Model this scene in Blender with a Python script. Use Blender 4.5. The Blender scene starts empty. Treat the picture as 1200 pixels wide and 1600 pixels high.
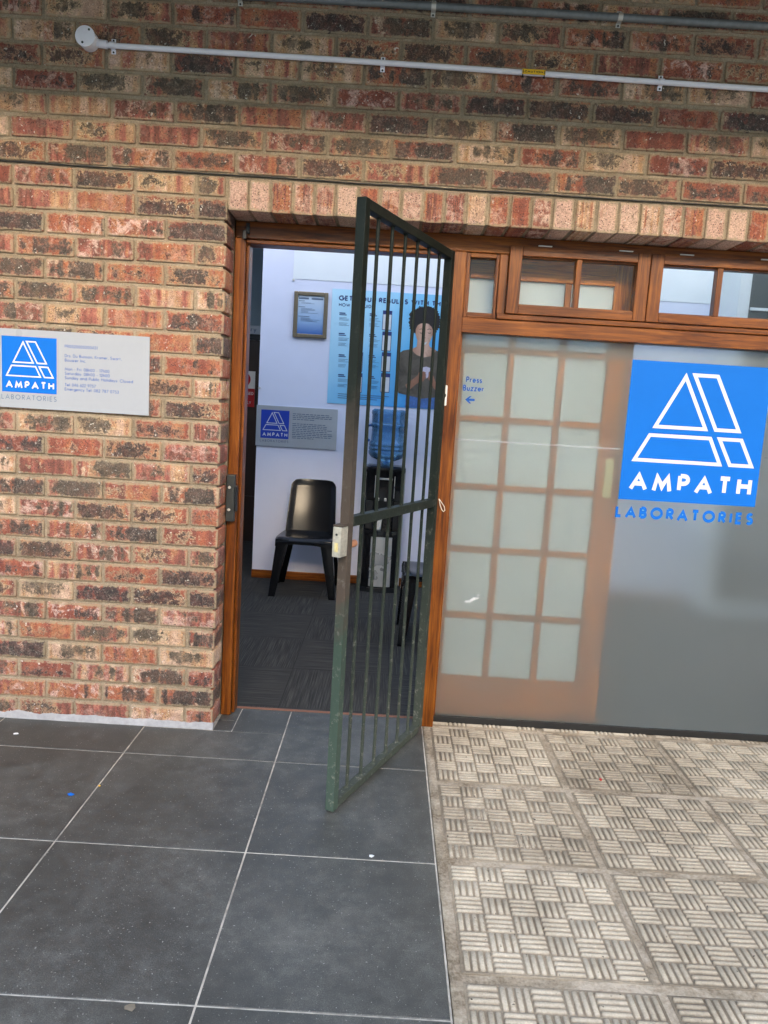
import bpy, bmesh, math, random
from mathutils import Vector, Matrix, noise as mnoise
R = math.radians
random.seed(7)
sc = bpy.context.scene
COL = sc.collection

# ------------------------------------------------------------------ camera
cam_d = bpy.data.cameras.new("camera")
cam = bpy.data.objects.new("camera", cam_d); COL.objects.link(cam)
CP = Vector((0.66394, -2.91997, 1.36755)); YAW, PITCH, ROLL = 0.00068, -0.13786, 0.06061
fw = Vector((math.sin(YAW)*math.cos(PITCH), math.cos(YAW)*math.cos(PITCH), math.sin(PITCH)))
rt = Vector((math.cos(YAW), -math.sin(YAW), 0)); up = rt.cross(fw)
c_, s_ = math.cos(ROLL), math.sin(ROLL)
rt, up = c_*rt+s_*up, -s_*rt+c_*up
M = Matrix((( rt.x, up.x, -fw.x, CP.x), (rt.y, up.y, -fw.y, CP.y), (rt.z, up.z, -fw.z, CP.z), (0, 0, 0, 1)))
cam.matrix_world = M
cam_d.sensor_fit = 'HORIZONTAL'; cam_d.sensor_width = 36.0; cam_d.lens = 36.0*1145.95/1200.0
cam_d.clip_start = 0.05; cam_d.clip_end = 300
sc.camera = cam

# ------------------------------------------------------------------ world, sun, exposure
SUN_EL, SUN_AZ = 18.0, 172.0         # low sun behind the building across the yard: front and yard lie in its shade
w = bpy.data.worlds.new("World"); sc.world = w; w.use_nodes = True
nt = w.node_tree; nt.nodes.clear()
sky = nt.nodes.new('ShaderNodeTexSky'); sky.sky_type = 'NISHITA'; sky.sun_disc = False
sky.sun_elevation = R(SUN_EL); sky.sun_rotation = R(SUN_AZ); sky.air_density = 1.0; sky.dust_density = 2.0; sky.ozone_density = 1.0
bg = nt.nodes.new('ShaderNodeBackground'); bg.inputs[1].default_value = 0.15
wo = nt.nodes.new('ShaderNodeOutputWorld')
nt.links.new(sky.outputs[0], bg.inputs[0]); nt.links.new(bg.outputs[0], wo.inputs[0])
sd = bpy.data.lights.new("sun", 'SUN'); sd.energy = 3.2; sd.angle = R(0.53); sd.color = (1.0, 0.95, 0.87)
sun = bpy.data.objects.new("sun", sd); COL.objects.link(sun)
sdir = Vector((math.sin(R(SUN_AZ))*math.cos(R(SUN_EL)), math.cos(R(SUN_AZ))*math.cos(R(SUN_EL)), math.sin(R(SUN_EL))))
sun.rotation_euler = (-sdir).to_track_quat('-Z', 'Y').to_euler()
sc.view_settings.view_transform = 'Standard'; sc.view_settings.look = 'None'
sc.view_settings.gamma = 1.0; sc.view_settings.use_curve_mapping = False
sc.view_settings.exposure = 3.12
sc.view_settings.use_white_balance = True; sc.view_settings.white_balance_temperature = 7100.0   # the phone's balance for open shade
sc.render.engine = 'CYCLES'
sc.cycles.max_bounces = 9; sc.cycles.diffuse_bounces = 5; sc.cycles.glossy_bounces = 4
sc.cycles.transmission_bounces = 8; sc.cycles.transparent_max_bounces = 12
sc.cycles.sample_clamp_indirect = 6.0
try:
    sc.cycles.use_denoising = True; sc.cycles.denoiser = 'OPENIMAGEDENOISE'
except Exception:
    pass

# ------------------------------------------------------------------ node helpers
class NT:
    def __init__(s, name):
        s.m = bpy.data.materials.new(name); s.m.use_nodes = True; s.t = s.m.node_tree
        s.t.nodes.clear(); s.out = s.n('ShaderNodeOutputMaterial')
    def n(s, typ, **kw):
        q = s.t.nodes.new(typ)
        for k, v in kw.items(): setattr(q, k, v)
        return q
    def put(s, sock, v):
        if v is None: return
        if isinstance(v, bpy.types.NodeSocket): s.t.links.new(v, sock)
        elif isinstance(v, (tuple, list)) and len(v) == 3 and sock.type == 'RGBA': sock.default_value = (*v, 1)
        else: sock.default_value = v
    def coord(s, which='Object'): return s.n('ShaderNodeTexCoord').outputs[which]
    def vm(s, op, a, b=None, scale=None):
        q = s.n('ShaderNodeVectorMath', operation=op); s.put(q.inputs[0], a)
        if b is not None: s.put(q.inputs[1], b)
        if scale is not None: s.put(q.inputs[3], scale)
        return q.outputs[0]
    def sep(s, v):
        q = s.n('ShaderNodeSeparateXYZ'); s.put(q.inputs[0], v); return q.outputs
    def comb(s, x, y, z):
        q = s.n('ShaderNodeCombineXYZ')
        for i, v in enumerate((x, y, z)): s.put(q.inputs[i], v)
        return q.outputs[0]
    def ma(s, op, a, b=None, c=None, clamp=False):
        q = s.n('ShaderNodeMath', operation=op); q.use_clamp = clamp
        for i, v in enumerate((a, b, c)):
            if v is not None: s.put(q.inputs[i], v)
        return q.outputs[0]
    def noise(s, vec, scale, detail=3.0, rough=0.55, dist=0.0):
        q = s.n('ShaderNodeTexNoise'); s.put(q.inputs['Vector'], vec); q.inputs['Scale'].default_value = scale
        q.inputs['Detail'].default_value = detail; q.inputs['Roughness'].default_value = rough
        q.inputs['Distortion'].default_value = dist
        return q.outputs[0]
    def voro(s, vec, scale, feature='F1'):
        q = s.n('ShaderNodeTexVoronoi', feature=feature); s.put(q.inputs['Vector'], vec); q.inputs['Scale'].default_value = scale
        return q.outputs
    def ramp(s, fac, stops, interp='LINEAR'):
        q = s.n('ShaderNodeValToRGB'); e = q.color_ramp.elements; q.color_ramp.interpolation = interp
        e[0].position = stops[0][0]; e[1].position = stops[-1][0]
        for p_, c in stops[1:-1]: e.new(p_)
        for el, (p_, c) in zip(e, stops):
            el.color = (*c, 1) if isinstance(c, (tuple, list)) else (c, c, c, 1)
        s.put(q.inputs[0], fac); return q.outputs[0]
    def mix(s, fac, a, b, blend='MIX'):
        q = s.n('ShaderNodeMix', data_type='RGBA', blend_type=blend)
        s.put(q.inputs[0], fac); s.put(q.inputs[6], a); s.put(q.inputs[7], b); return q.outputs[2]
    def mr(s, v, a, b, c=0.0, d=1.0):
        q = s.n('ShaderNodeMapRange'); q.clamp = True; s.put(q.inputs[0], v)
        for i, x in enumerate((a, b, c, d)): q.inputs[i+1].default_value = x
        return q.outputs[0]
    def bump(s, h, strength=0.4, dist=0.002, normal=None):
        q = s.n('ShaderNodeBump'); q.inputs['Strength'].default_value = strength; q.inputs['Distance'].default_value = dist
        s.put(q.inputs['Height'], h)
        if normal is not None: s.put(q.inputs['Normal'], normal)
        return q.outputs[0]
    def pbr(s, color, rough=0.6, normal=None, metallic=0.0, spec=0.5, coat=0.0, coat_rough=0.1, **kw):
        q = s.n('ShaderNodeBsdfPrincipled'); s.put(q.inputs['Base Color'], color); s.put(q.inputs['Roughness'], rough)
        s.put(q.inputs['Metallic'], metallic); s.put(q.inputs['Specular IOR Level'], spec)
        s.put(q.inputs['Coat Weight'], coat); s.put(q.inputs['Coat Roughness'], coat_rough)
        if normal is not None: s.put(q.inputs['Normal'], normal)
        for k, v in kw.items(): s.put(q.inputs[k.replace('_', ' ')], v)
        s.t.links.new(q.outputs[0], s.out.inputs[0]); return q
    def attr(s, name): return s.n('ShaderNodeAttribute', attribute_name=name)

def simple(name, color, rough=0.5, metallic=0.0, var=0.12, scale=40.0, bump=0.15, bdist=0.0006, coat=0.0, spec=0.5):
    N = NT(name); p = N.coord()
    n1 = N.noise(p, scale, 4, 0.6); n2 = N.noise(p, scale*0.13, 3, 0.5)
    f = N.ma('ADD', N.ma('MULTIPLY', n1, 0.5), N.ma('MULTIPLY', n2, 0.5))
    dk = tuple(c*(1-var) for c in color); lt = tuple(min(1, c*(1+var)) for c in color)
    col = N.ramp(f, [(0.3, dk), (0.7, lt)])
    r = N.mr(n2, 0.3, 0.7, max(0.02, rough-0.07), min(1, rough+0.07))
    N.pbr(col, r, N.bump(n1, bump, bdist), metallic, spec, coat)
    return N.m

# ---- brick
def brick_mat(name, pale=0.0):
    N = NT(name); p = N.coord(); A = N.attr('rnd').outputs[0]; rnd = N.sep(A)
    uv = N.sep(N.attr('buv').outputs['Vector'])
    q = N.vm('ADD', p, N.vm('SCALE', A, None, 9.0))
    big = N.noise(q, 9, 2, 0.5); mid = N.noise(q, 30, 5, 0.65, 0.3); fine = N.noise(q, 190, 4, 0.7)
    band = N.noise(N.comb(N.ma('ADD', N.ma('MULTIPLY', uv[0], 4.5), N.ma('MULTIPLY', rnd[1], 77.0)), N.ma('MULTIPLY', rnd[2], 31.0), N.ma('MULTIPLY', mid, 0.6)), 1.6, 1, 0.4)
    t = N.ma('ADD', rnd[0], N.ma('ADD', N.ma('MULTIPLY', N.ma('SUBTRACT', big, 0.5), 0.55), N.ma('MULTIPLY', N.ma('SUBTRACT', band, 0.5), 0.85)))
    base = N.ramp(t, [(0.0, (0.20, 0.050, 0.034)), (0.12, (0.30, 0.078, 0.048)), (0.26, (0.38, 0.115, 0.058)), (0.40, (0.42, 0.180, 0.085)),
                      (0.50, (0.33, 0.095, 0.068)), (0.60, (0.13, 0.050, 0.038)), (0.72, (0.38, 0.115, 0.085)), (0.86, (0.52, 0.31, 0.16)), (1.0, (0.62, 0.42, 0.30))])
    base = N.mix(N.mr(mid, 0.40, 0.62, 0.0, 0.45), base, (0.20, 0.085, 0.065))
    # pale dust and salts
    pn = N.noise(N.vm('ADD', q, (3.1, 5.7, 1.3)), 20, 6, 0.74, 0.6)
    pal = N.ma('MULTIPLY', N.mr(pn, 0.50, 0.60), N.mr(rnd[2], 0.3, 0.98, 0.05, 1.0))
    base = N.mix(N.ma('MULTIPLY', pal, 0.8), base, N.mix(N.mr(rnd[1], 0, 1), (0.66, 0.46, 0.40), (0.62, 0.50, 0.35)))
    if pale: base = N.mix(N.mr(N.ma('ADD', rnd[1], N.ma('MULTIPLY', N.ma('SUBTRACT', pn, 0.5), 2.4)), 0.25, 0.75, 0.0, 0.85), base, (0.58, 0.39, 0.31))
    # burnt patches, of all sizes, gathered away from the arrises
    cu = N.ma('ADD', 0.25, N.ma('MULTIPLY', rnd[2], 0.5)); hwu = N.mr(rnd[0], 0, 1, 0.75, 1.9)
    eu = N.ma('POWER', N.ma('ABSOLUTE', N.ma('MULTIPLY', N.ma('SUBTRACT', uv[0], cu), N.ma('MULTIPLY', hwu, 1.6))), 2.0)
    ev = N.ma('POWER', N.ma('ABSOLUTE', N.ma('SUBTRACT', N.ma('MULTIPLY', uv[1], 2.1), N.ma('ADD', 0.8, N.ma('MULTIPLY', rnd[0], 0.5)))), 2.0)
    ell = N.ma('SUBTRACT', 1.0, N.ma('ADD', eu, N.ma('MULTIPLY', ev, 0.9)))
    bn = N.noise(N.vm('ADD', q, (7.7, 0.0, 4.4)), 34, 8, 0.78, 0.35)
    s0 = N.ma('ADD', N.ma('MULTIPLY', ell, 0.12), N.ma('ADD', bn, N.ma('ADD', N.ma('MULTIPLY', N.ma('SUBTRACT', rnd[1], 0.5), 0.28 if not pale else 0.10), N.ma('MULTIPLY', N.ma('SUBTRACT', band, 0.5), N.mr(rnd[2], 0.3, 0.9, 0.05, 0.75 if not pale else 0.1)))))
    off = 0.572 if not pale else 0.76
    blot = N.mr(s0, off-0.005, off+0.055)
    halo = N.mr(s0, off-0.075, off+0.01)
    base = N.mix(N.ma('MULTIPLY', halo, N.mr(rnd[2], 0.1, 0.8, 0.15, 0.8)), base, N.mix(rnd[0], (0.17, 0.075, 0.070), (0.22, 0.15, 0.09)))
    rim = N.ma('MULTIPLY', N.mr(s0, off-0.045, off-0.015), N.ma('SUBTRACT', 1.0, blot))
    base = N.mix(N.ma('MULTIPLY', rim, N.mr(rnd[2], 0.5, 0.1, 0.0, 0.75)), base, (0.60, 0.46, 0.28))
    bcol = N.ramp(N.ma('ADD', N.ma('MULTIPLY', fine, 0.5), N.ma('MULTIPLY', N.noise(q, 48, 4, 0.7), 0.5)), [(0.38, (0.012, 0.010, 0.012)), (0.51, (0.036, 0.031, 0.030)), (0.58, (0.12, 0.105, 0.09)), (0.68, (0.36, 0.31, 0.25))])
    bcol = N.mix(N.mr(rnd[0], 0.2, 0.9, 0.0, 0.45), bcol, (0.12, 0.095, 0.06))
    base = N.mix(N.ma('MULTIPLY', blot, N.mr(N.noise(q, 28, 3, 0.7), 0.38, 0.60, 0.62, 0.97)), base, bcol)
    # fine texture, pits and grit
    base = N.mix(1.0, base, N.ramp(fine, [(0.3, 0.50), (0.5, 1.0), (0.70, 1.45)]), 'MULTIPLY')
    base = N.mix(0.05, base, (0.26, 0.18, 0.13))
    vz = N.voro(N.vm('ADD', q, N.vm('SCALE', q, None, 0.02)), 125)
    spk = N.ma('MULTIPLY', N.mr(vz[0], 0.30, 0.20), N.mr(N.noise(q, 34, 3), 0.47 if not pale else 0.36, 0.56 if not pale else 0.48))
    base = N.mix(N.ma('MULTIPLY', spk, 0.85), base, (0.03, 0.022, 0.03))
    wsp = N.ma('MULTIPLY', N.mr(N.noise(N.vm('ADD', q, (1.0, 9.0, 2.0)), 85, 2), 0.665, 0.70), N.mr(N.noise(q, 14, 1), 0.48, 0.58))
    base = N.mix(N.ma('MULTIPLY', wsp, 0.8), base, (0.72, 0.68, 0.6))
    # mortar smear at the arris
    edge = N.ma('MAXIMUM', N.mr(N.ma('ABSOLUTE', N.ma('SUBTRACT', uv[1], 0.5)), 0.36, 0.5), N.mr(N.ma('ABSOLUTE', N.ma('SUBTRACT', uv[0], 0.5)), 0.44, 0.5))
    sm = N.mr(N.ma('ADD', N.ma('MULTIPLY', edge, 0.34), N.noise(q, 65, 4, 0.65)), 0.68, 0.80, 0.0, 0.7)
    sm = N.ma('MULTIPLY', sm, N.mr(N.sep(p)[1], 0.012, 0.006))
    base = N.mix(sm, base, (0.36, 0.285, 0.185))
    h = N.ma('ADD', N.ma('MULTIPLY', fine, 0.5), N.ma('ADD', N.ma('MULTIPLY', mid, 0.8), N.ma('MULTIPLY', spk, -0.9)))
    h = N.ma('ADD', h, N.ma('MULTIPLY', N.ma('MULTIPLY', blot, fine), 0.6))
    rough = N.mr(blot, 0, 1, 0.78, 0.5)
    N.pbr(base, rough, N.bump(h, 0.75, 0.0035), spec=0.35)
    return N.m
def mortar_mat():
    N = NT('mortar'); p = N.coord()
    a = N.noise(p, 3.0, 3); b = N.noise(p, 55, 5, 0.7); c = N.noise(p, 240, 3, 0.7)
    col = N.ramp(N.ma('ADD', N.ma('MULTIPLY', a, 0.5), N.ma('MULTIPLY', b, 0.5)), [(0.35, (0.22, 0.17, 0.115)), (0.52, (0.33, 0.262, 0.185)), (0.66, (0.43, 0.35, 0.26))])
    col = N.mix(1.0, col, N.ramp(c, [(0.3, 0.72), (0.7, 1.25)]), 'MULTIPLY')
    N.pbr(col, 0.92, N.bump(N.ma('ADD', b, N.ma('MULTIPLY', c, 0.5)), 0.7, 0.003), spec=0.2); return N.m

# ---- varnished timber; grain axis 0=x 1=y 2=z
def wood_mat(name, axis, dark=1.0):
    N = NT(name); p = N.coord()
    sc_ = [26.0, 26.0, 26.0]; sc_[axis] = 1.3
    g = N.vm('MULTIPLY', p, tuple(sc_))
    wv = N.noise(g, 1.6, 6, 0.62, 1.6)
    sf = [260.0]*3; sf[axis] = 14.0
    fib = N.noise(N.vm('MULTIPLY', p, tuple(sf)), 1.0, 3, 0.6)
    bl = N.noise(p, 3.5, 3, 0.55)
    t = N.ma('ADD', N.ma('MULTIPLY', wv, 0.6), N.ma('ADD', N.ma('MULTIPLY', fib, 0.22), N.ma('MULTIPLY', bl, 0.22)))
    col = N.ramp(t, [(0.34, (0.036*dark, 0.009*dark, 0.002*dark)), (0.45, (0.10*dark, 0.024*dark, 0.003*dark)), (0.55, (0.20*dark, 0.054*dark, 0.005*dark)), (0.70, (0.35*dark, 0.115*dark, 0.010*dark))])
    pore = N.mr(fib, 0.33, 0.27)
    col = N.mix(N.ma('MULTIPLY', pore, 0.7), col, (0.04, 0.012, 0.005))
    wear = N.ma('MULTIPLY', N.mr(N.noise(p, 7, 5, 0.7), 0.66, 0.76), 0.3)
    col = N.mix(wear, col, (0.44, 0.22, 0.12))
    N.pbr(col, N.mr(bl, 0.3, 0.7, 0.28, 0.48), N.bump(N.ma('ADD', fib, N.ma('MULTIPLY', wv, 0.6)), 0.25, 0.0012), coat=0.12, coat_rough=0.15, spec=0.3)
    return N.m

MT = {}
MT['brick'] = brick_mat('weathered_face_brick'); MT['brick_pale'] = brick_mat('pale_face_brick', 1.0)
MT['mortar'] = mortar_mat()
MT['wood_x'] = wood_mat('varnished_timber_across', 0); MT['wood_z'] = wood_mat('varnished_timber_upright', 2)
MT['door_x'] = wood_mat('brightened_timber_across', 0, 2.6); MT['door_z'] = wood_mat('brightened_timber_upright', 2, 2.6)  # same varnish as the frame, colour lightened in place of light behind the glass
MT['pine'] = wood_mat('skirting_timber', 0, 1.15)
MT['black'] = simple('black_plastic', (0.012, 0.013, 0.016), 0.28, bump=0.05)
MT['chair'] = simple('moulded_black_plastic', (0.0035, 0.004, 0.006), 0.24, bump=0.03, var=0.02, scale=20)
MT['dark_steel'] = simple('dark_painted_steel', (0.030, 0.034, 0.033), 0.42)
MT['white_pvc'] = simple('white_pvc', (0.84, 0.83, 0.90), 0.38, var=0.05)
MT['galv'] = simple('galvanised_steel', (0.20, 0.215, 0.22), 0.5, metallic=0.35, var=0.25, scale=60)
MT['zinc'] = simple('zinc_clip', (0.62, 0.60, 0.55), 0.4, metallic=0.5)
MT['yellow'] = simple('yellow_label', (0.85, 0.50, 0.02), 0.45, var=0.04)
MT['white'] = simple('white_plastic', (0.78, 0.78, 0.76), 0.35, var=0.03)
MT['sign_white'] = simple('aluminium_composite_panel', (0.365, 0.385, 0.42), 0.32, var=0.02, bump=0.03)
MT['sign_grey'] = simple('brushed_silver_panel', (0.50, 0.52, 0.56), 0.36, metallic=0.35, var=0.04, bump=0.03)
MT['logo_blue'] = simple('blue_vinyl', (0.0005, 0.148, 0.60), 0.5, var=0.05, bump=0.03, scale=6, spec=0.12)
MT['logo_navy'] = simple('deep_blue_vinyl', (0.01, 0.05, 0.42), 0.4, var=0.03, bump=0.03)
MT['logo_white'] = simple('white_vinyl', (0.66, 0.67, 0.70), 0.4, var=0.02, bump=0.03)
MT['text_blue'] = simple('printed_blue', (0.05, 0.13, 0.42), 0.5, var=0.03, bump=0.0)
MT['text_grey'] = simple('printed_slate', (0.12, 0.17, 0.26), 0.5, var=0.03, bump=0.0)
MT['vinyl_letter'] = simple('blue_vinyl_letter', (0.003, 0.09, 0.42), 0.5, var=0.04, bump=0.0, spec=0.15)
MT['brass'] = simple('aged_brass', (0.72, 0.62, 0.32), 0.4, metallic=0.3)
MT['copper'] = simple('copper_knob', (0.55, 0.24, 0.12), 0.38, metallic=0.5)
MT['lock_plate'] = simple('bare_lock_plate', (0.50, 0.46, 0.38), 0.4, metallic=0.5, var=0.4, scale=120)
MT['cement'] = simple('grey_cement', (0.36, 0.355, 0.365), 0.85, var=0.25, scale=60, bump=0.6, bdist=0.003)
MT['grout'] = simple('tile_grout', (0.44, 0.40, 0.34), 0.85, var=0.75, scale=24, bump=0.4)
MT['rubber'] = simple('dark_sealant', (0.014, 0.013, 0.012), 0.6)
MT['dpc'] = simple('black_damp_course', (0.02, 0.018, 0.016), 0.6, scale=90, bump=0.5)
MT['paper'] = simple('paper', (0.80, 0.80, 0.80), 0.7, var=0.03)
MT['red'] = simple('red_sign', (0.50, 0.012, 0.014), 0.4, var=0.04)
MT['dark_door'] = simple('dark_brown_door', (0.035, 0.017, 0.010), 0.4, scale=15)
MT['string'] = simple('cotton_string', (0.72, 0.66, 0.56), 0.85)
MT['chrome'] = simple('brushed_steel', (0.72, 0.72, 0.72), 0.30, metallic=0.65, var=0.0, bump=0.0)

def wall_paint(name, col, patch=None):
    N = NT(name); p = N.coord()
    a = N.noise(p, 1.1, 4, 0.6); b = N.noise(p, 90, 3, 0.6)
    c = N.ramp(a, [(0.3, tuple(x*0.93 for x in col)), (0.7, tuple(min(1, x*1.04) for x in col))])
    scuff = N.mr(N.noise(N.vm('MULTIPLY', p, (3, 3, 16)), 2.0, 5, 0.75), 0.70, 0.76, 0, 0.22)
    c = N.mix(scuff, c, (0.32, 0.31, 0.36))
    N.pbr(c, 0.6, N.bump(b, 0.25, 0.001), spec=0.35); return N.m
MT['lilac'] = wall_paint('lilac_wall_paint', (0.73, 0.75, 0.90))
MT['offwhite'] = wall_paint('older_white_paint', (0.80, 0.83, 0.86))
MT['plaster'] = wall_paint('cream_plaster', (0.70, 0.67, 0.60))
MT['teal'] = wall_paint('grey_green_paint', (0.36, 0.44, 0.46))

def tile_mat():
    N = NT('slate_grey_porcelain'); p = N.coord(); rn = N.sep(N.attr('rnd').outputs[0])
    a = N.noise(p, 2.2, 5, 0.62); b = N.noise(p, 22, 6, 0.7); c = N.noise(p, 330, 3, 0.75)
    t = N.ma('ADD', N.ma('MULTIPLY', a, 0.32), N.ma('ADD', N.ma('MULTIPLY', b, 0.30), N.ma('MULTIPLY', c, 0.38)))
    col = N.ramp(t, [(0.38, (0.030, 0.032, 0.030)), (0.5, (0.066, 0.067, 0.061)), (0.61, (0.150, 0.148, 0.134))])
    col = N.mix(N.mr(rn[0], 0, 1, 0, 0.16), col, (0.075, 0.07, 0.062))
    dust = N.ma('MULTIPLY', N.mr(N.noise(p, 5.5, 6, 0.72, 0.6), 0.54, 0.70), 0.26)
    col = N.mix(dust, col, (0.17, 0.16, 0.145))
    s1 = N.mr(N.noise(N.vm('MULTIPLY', p, (60, 210, 60)), 1.0, 2, 0.5), 0.72, 0.78)
    s2 = N.ma('MULTIPLY', s1, N.mr(N.noise(p, 6, 3), 0.50, 0.66))
    col = N.mix(N.ma('MULTIPLY', s2, 0.8), col, (0.30, 0.30, 0.29))
    spk = N.mr(N.noise(p, 150, 1), 0.70, 0.735); col = N.mix(N.ma('MULTIPLY', spk, 0.7), col, (0.32, 0.31, 0.29))
    N.pbr(col, N.mr(N.ma('ADD', b, dust), 0.35, 0.8, 0.36, 0.62), N.bump(N.ma('ADD', c, b), 0.18, 0.001), spec=0.5); return N.m
MT['tile'] = tile_mat()
def carpet_mat():
    N = NT('ribbed_carpet_tile'); p = N.coord(); o = N.vm('ADD', p, (-0.2+10, -0.227+10, 0))
    xyz = N.sep(o)
    cx = N.ma('FLOOR', N.ma('DIVIDE', xyz[0], 0.502)); cy = N.ma('FLOOR', N.ma('DIVIDE', xyz[1], 0.502))
    par = N.ma('MODULO', N.ma('ADD', cx, cy), 2.0)
    la = N.noise(N.vm('MULTIPLY', p, (230, 4, 1)), 1, 3, 0.6); lb = N.noise(N.vm('MULTIPLY', p, (4, 230, 1)), 1, 3, 0.6)
    q = N.n('ShaderNodeMix', data_type='FLOAT'); N.put(q.inputs[0], par); N.put(q.inputs[2], la); N.put(q.inputs[3], lb); l = q.outputs[0]
    col = N.ramp(l, [(0.34, (0.026, 0.025, 0.024)), (0.5, (0.042, 0.040, 0.037)), (0.64, (0.075, 0.070, 0.062))])
    fx = N.ma('ABSOLUTE', N.ma('SUBTRACT', N.ma('FRACT', N.ma('DIVIDE', xyz[0], 0.502)), 0.5)); fy = N.ma('ABSOLUTE', N.ma('SUBTRACT', N.ma('FRACT', N.ma('DIVIDE', xyz[1], 0.502)), 0.5))
    seam = N.mr(N.ma('MAXIMUM', fx, fy), 0.495, 0.499)
    col = N.mix(N.ma('MULTIPLY', seam, 0.6), col, (0.008, 0.008, 0.008))
    N.pbr(col, 0.95, N.bump(l, 0.25, 0.002), spec=0.1); return N.m
MT['carpet'] = carpet_mat()
def paver_mat():
    N = NT('cast_concrete_paver'); p = N.coord(); xyz = N.sep(p); r = N.sep(N.attr('rnd').outputs[0])
    a = N.noise(p, 4, 5, 0.65); b = N.noise(p, 70, 4, 0.7); c = N.noise(p, 260, 2, 0.7)
    hgt = N.mr(N.ma('ADD', xyz[2], N.ma('MULTIPLY', N.ma('SUBTRACT', b, 0.5), 0.004)), 0.0022, 0.0060)
    groove = N.ramp(a, [(0.35, (0.27, 0.215, 0.155)), (0.65, (0.41, 0.335, 0.245))])
    top = N.ramp(N.ma('ADD', N.ma('MULTIPLY', a, 0.6), N.ma('MULTIPLY', b, 0.4)), [(0.35, (0.46, 0.385, 0.29)), (0.65, (0.63, 0.54, 0.42))])
    col = N.mix(hgt, groove, top)
    stain = N.mr(N.noise(p, 1.7, 5, 0.65, 0.6), 0.48, 0.62, 0, 0.62); stain = N.ma('MAXIMUM', stain, N.ma('MULTIPLY', r[0], 0.5))
    col = N.mix(stain, col, N.mix(hgt, (0.12, 0.092, 0.064), (0.35, 0.28, 0.20)))
    col = N.mix(1.0, col, N.ramp(c, [(0.3, 0.86), (0.7, 1.12)]), 'MULTIPLY')
    col = N.mix(N.mr(N.noise(p, 95, 1), 0.755, 0.77), col, (0.04, 0.035, 0.03))
    N.pbr(col, 0.85, N.bump(N.ma('ADD', b, c), 0.5, 0.002), spec=0.25); return N.m
MT['paver'] = paver_mat()
def joint_mat():
    N = NT('brown_cement_joint'); p = N.coord(); a = N.noise(p, 5, 5, 0.7); b = N.noise(p, 90, 4, 0.7)
    col = N.ramp(N.ma('ADD', N.ma('MULTIPLY', a, 0.65), N.ma('MULTIPLY', b, 0.35)), [(0.38, (0.20, 0.15, 0.10)), (0.48, (0.36, 0.29, 0.21)), (0.58, (0.52, 0.43, 0.33))])
    N.pbr(col, 0.9, N.bump(N.ma('ADD', a, b), 0.8, 0.004), spec=0.2); return N.m
MT['joint'] = joint_mat()

def gate_mat(worn):
    N = NT('green_gate_paint_worn' if worn else 'green_gate_paint'); p = N.coord(); xyz = N.sep(p)
    a = N.noise(p, 9, 5, 0.65); b = N.noise(p, 130, 3, 0.7)
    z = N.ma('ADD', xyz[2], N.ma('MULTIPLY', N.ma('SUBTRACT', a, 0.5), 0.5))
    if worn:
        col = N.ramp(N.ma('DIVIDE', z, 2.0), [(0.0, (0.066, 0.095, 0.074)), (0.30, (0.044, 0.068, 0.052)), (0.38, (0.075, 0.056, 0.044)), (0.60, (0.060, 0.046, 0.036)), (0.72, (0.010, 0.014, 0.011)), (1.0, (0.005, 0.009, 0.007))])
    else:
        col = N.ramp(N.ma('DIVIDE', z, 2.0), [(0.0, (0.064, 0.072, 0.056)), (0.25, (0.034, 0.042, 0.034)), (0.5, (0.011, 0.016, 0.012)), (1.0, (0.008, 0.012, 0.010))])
    dust = N.ma('MULTIPLY', N.mr(N.noise(p, 45, 5, 0.75), 0.56, 0.68), N.mr(xyz[2], 1.3, 0.1, 0.05, 0.75))
    col = N.mix(dust, col, (0.24, 0.23, 0.19))
    N.pbr(col, N.mr(a, 0.3, 0.7, 0.40, 0.55), N.bump(N.ma('ADD', b, a), 0.2, 0.0012), spec=0.14); return N.m
MT['gate'] = gate_mat(False); MT['gate_worn'] = gate_mat(True)

def frosted_mat(front):
    N = NT('frosted_film_glass' if front else 'frosted_glass_inner_face'); p = N.coord()
    rf = N.n('ShaderNodeBsdfRefraction'); N.put(rf.inputs['Color'], (0.88, 0.92, 0.90) if front else (0.97, 0.99, 0.98)); rf.inputs['Roughness'].default_value = 0.44 if front else 0.14; rf.inputs['IOR'].default_value = 1.12
    cur = rf.outputs[0]
    if front:
        df = N.n('ShaderNodeBsdfDiffuse'); N.put(df.inputs['Color'], N.ramp(N.noise(p, 3, 4), [(0.3, (0.36, 0.39, 0.37)), (0.7, (0.45, 0.475, 0.45))]))
        tl = N.n('ShaderNodeBsdfTranslucent'); N.put(tl.inputs['Color'], (0.70, 0.74, 0.71))
        m1 = N.n('ShaderNodeMixShader'); m1.inputs[0].default_value = 0.45; N.put(m1.inputs[1], df.outputs[0]); N.put(m1.inputs[2], tl.outputs[0])
        m2 = N.n('ShaderNodeMixShader'); m2.inputs[0].default_value = 0.37; N.put(m2.inputs[1], cur); N.put(m2.inputs[2], m1.outputs[0])
        gl = N.n('ShaderNodeBsdfGlossy'); gl.inputs['Roughness'].default_value = 0.015; N.put(gl.inputs['Color'], (1, 1, 1))
        fr = N.n('ShaderNodeFresnel'); fr.inputs['IOR'].default_value = 1.62
        m3 = N.n('ShaderNodeMixShader'); N.put(m3.inputs[0], fr.outputs[0]); N.put(m3.inputs[1], m2.outputs[0]); N.put(m3.inputs[2], gl.outputs[0])
        cur = m3.outputs[0]
    N.t.links.new(cur, N.out.inputs[0]); return N.m
MT['frost'] = frosted_mat(True); MT['frost_in'] = frosted_mat(False)
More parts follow.
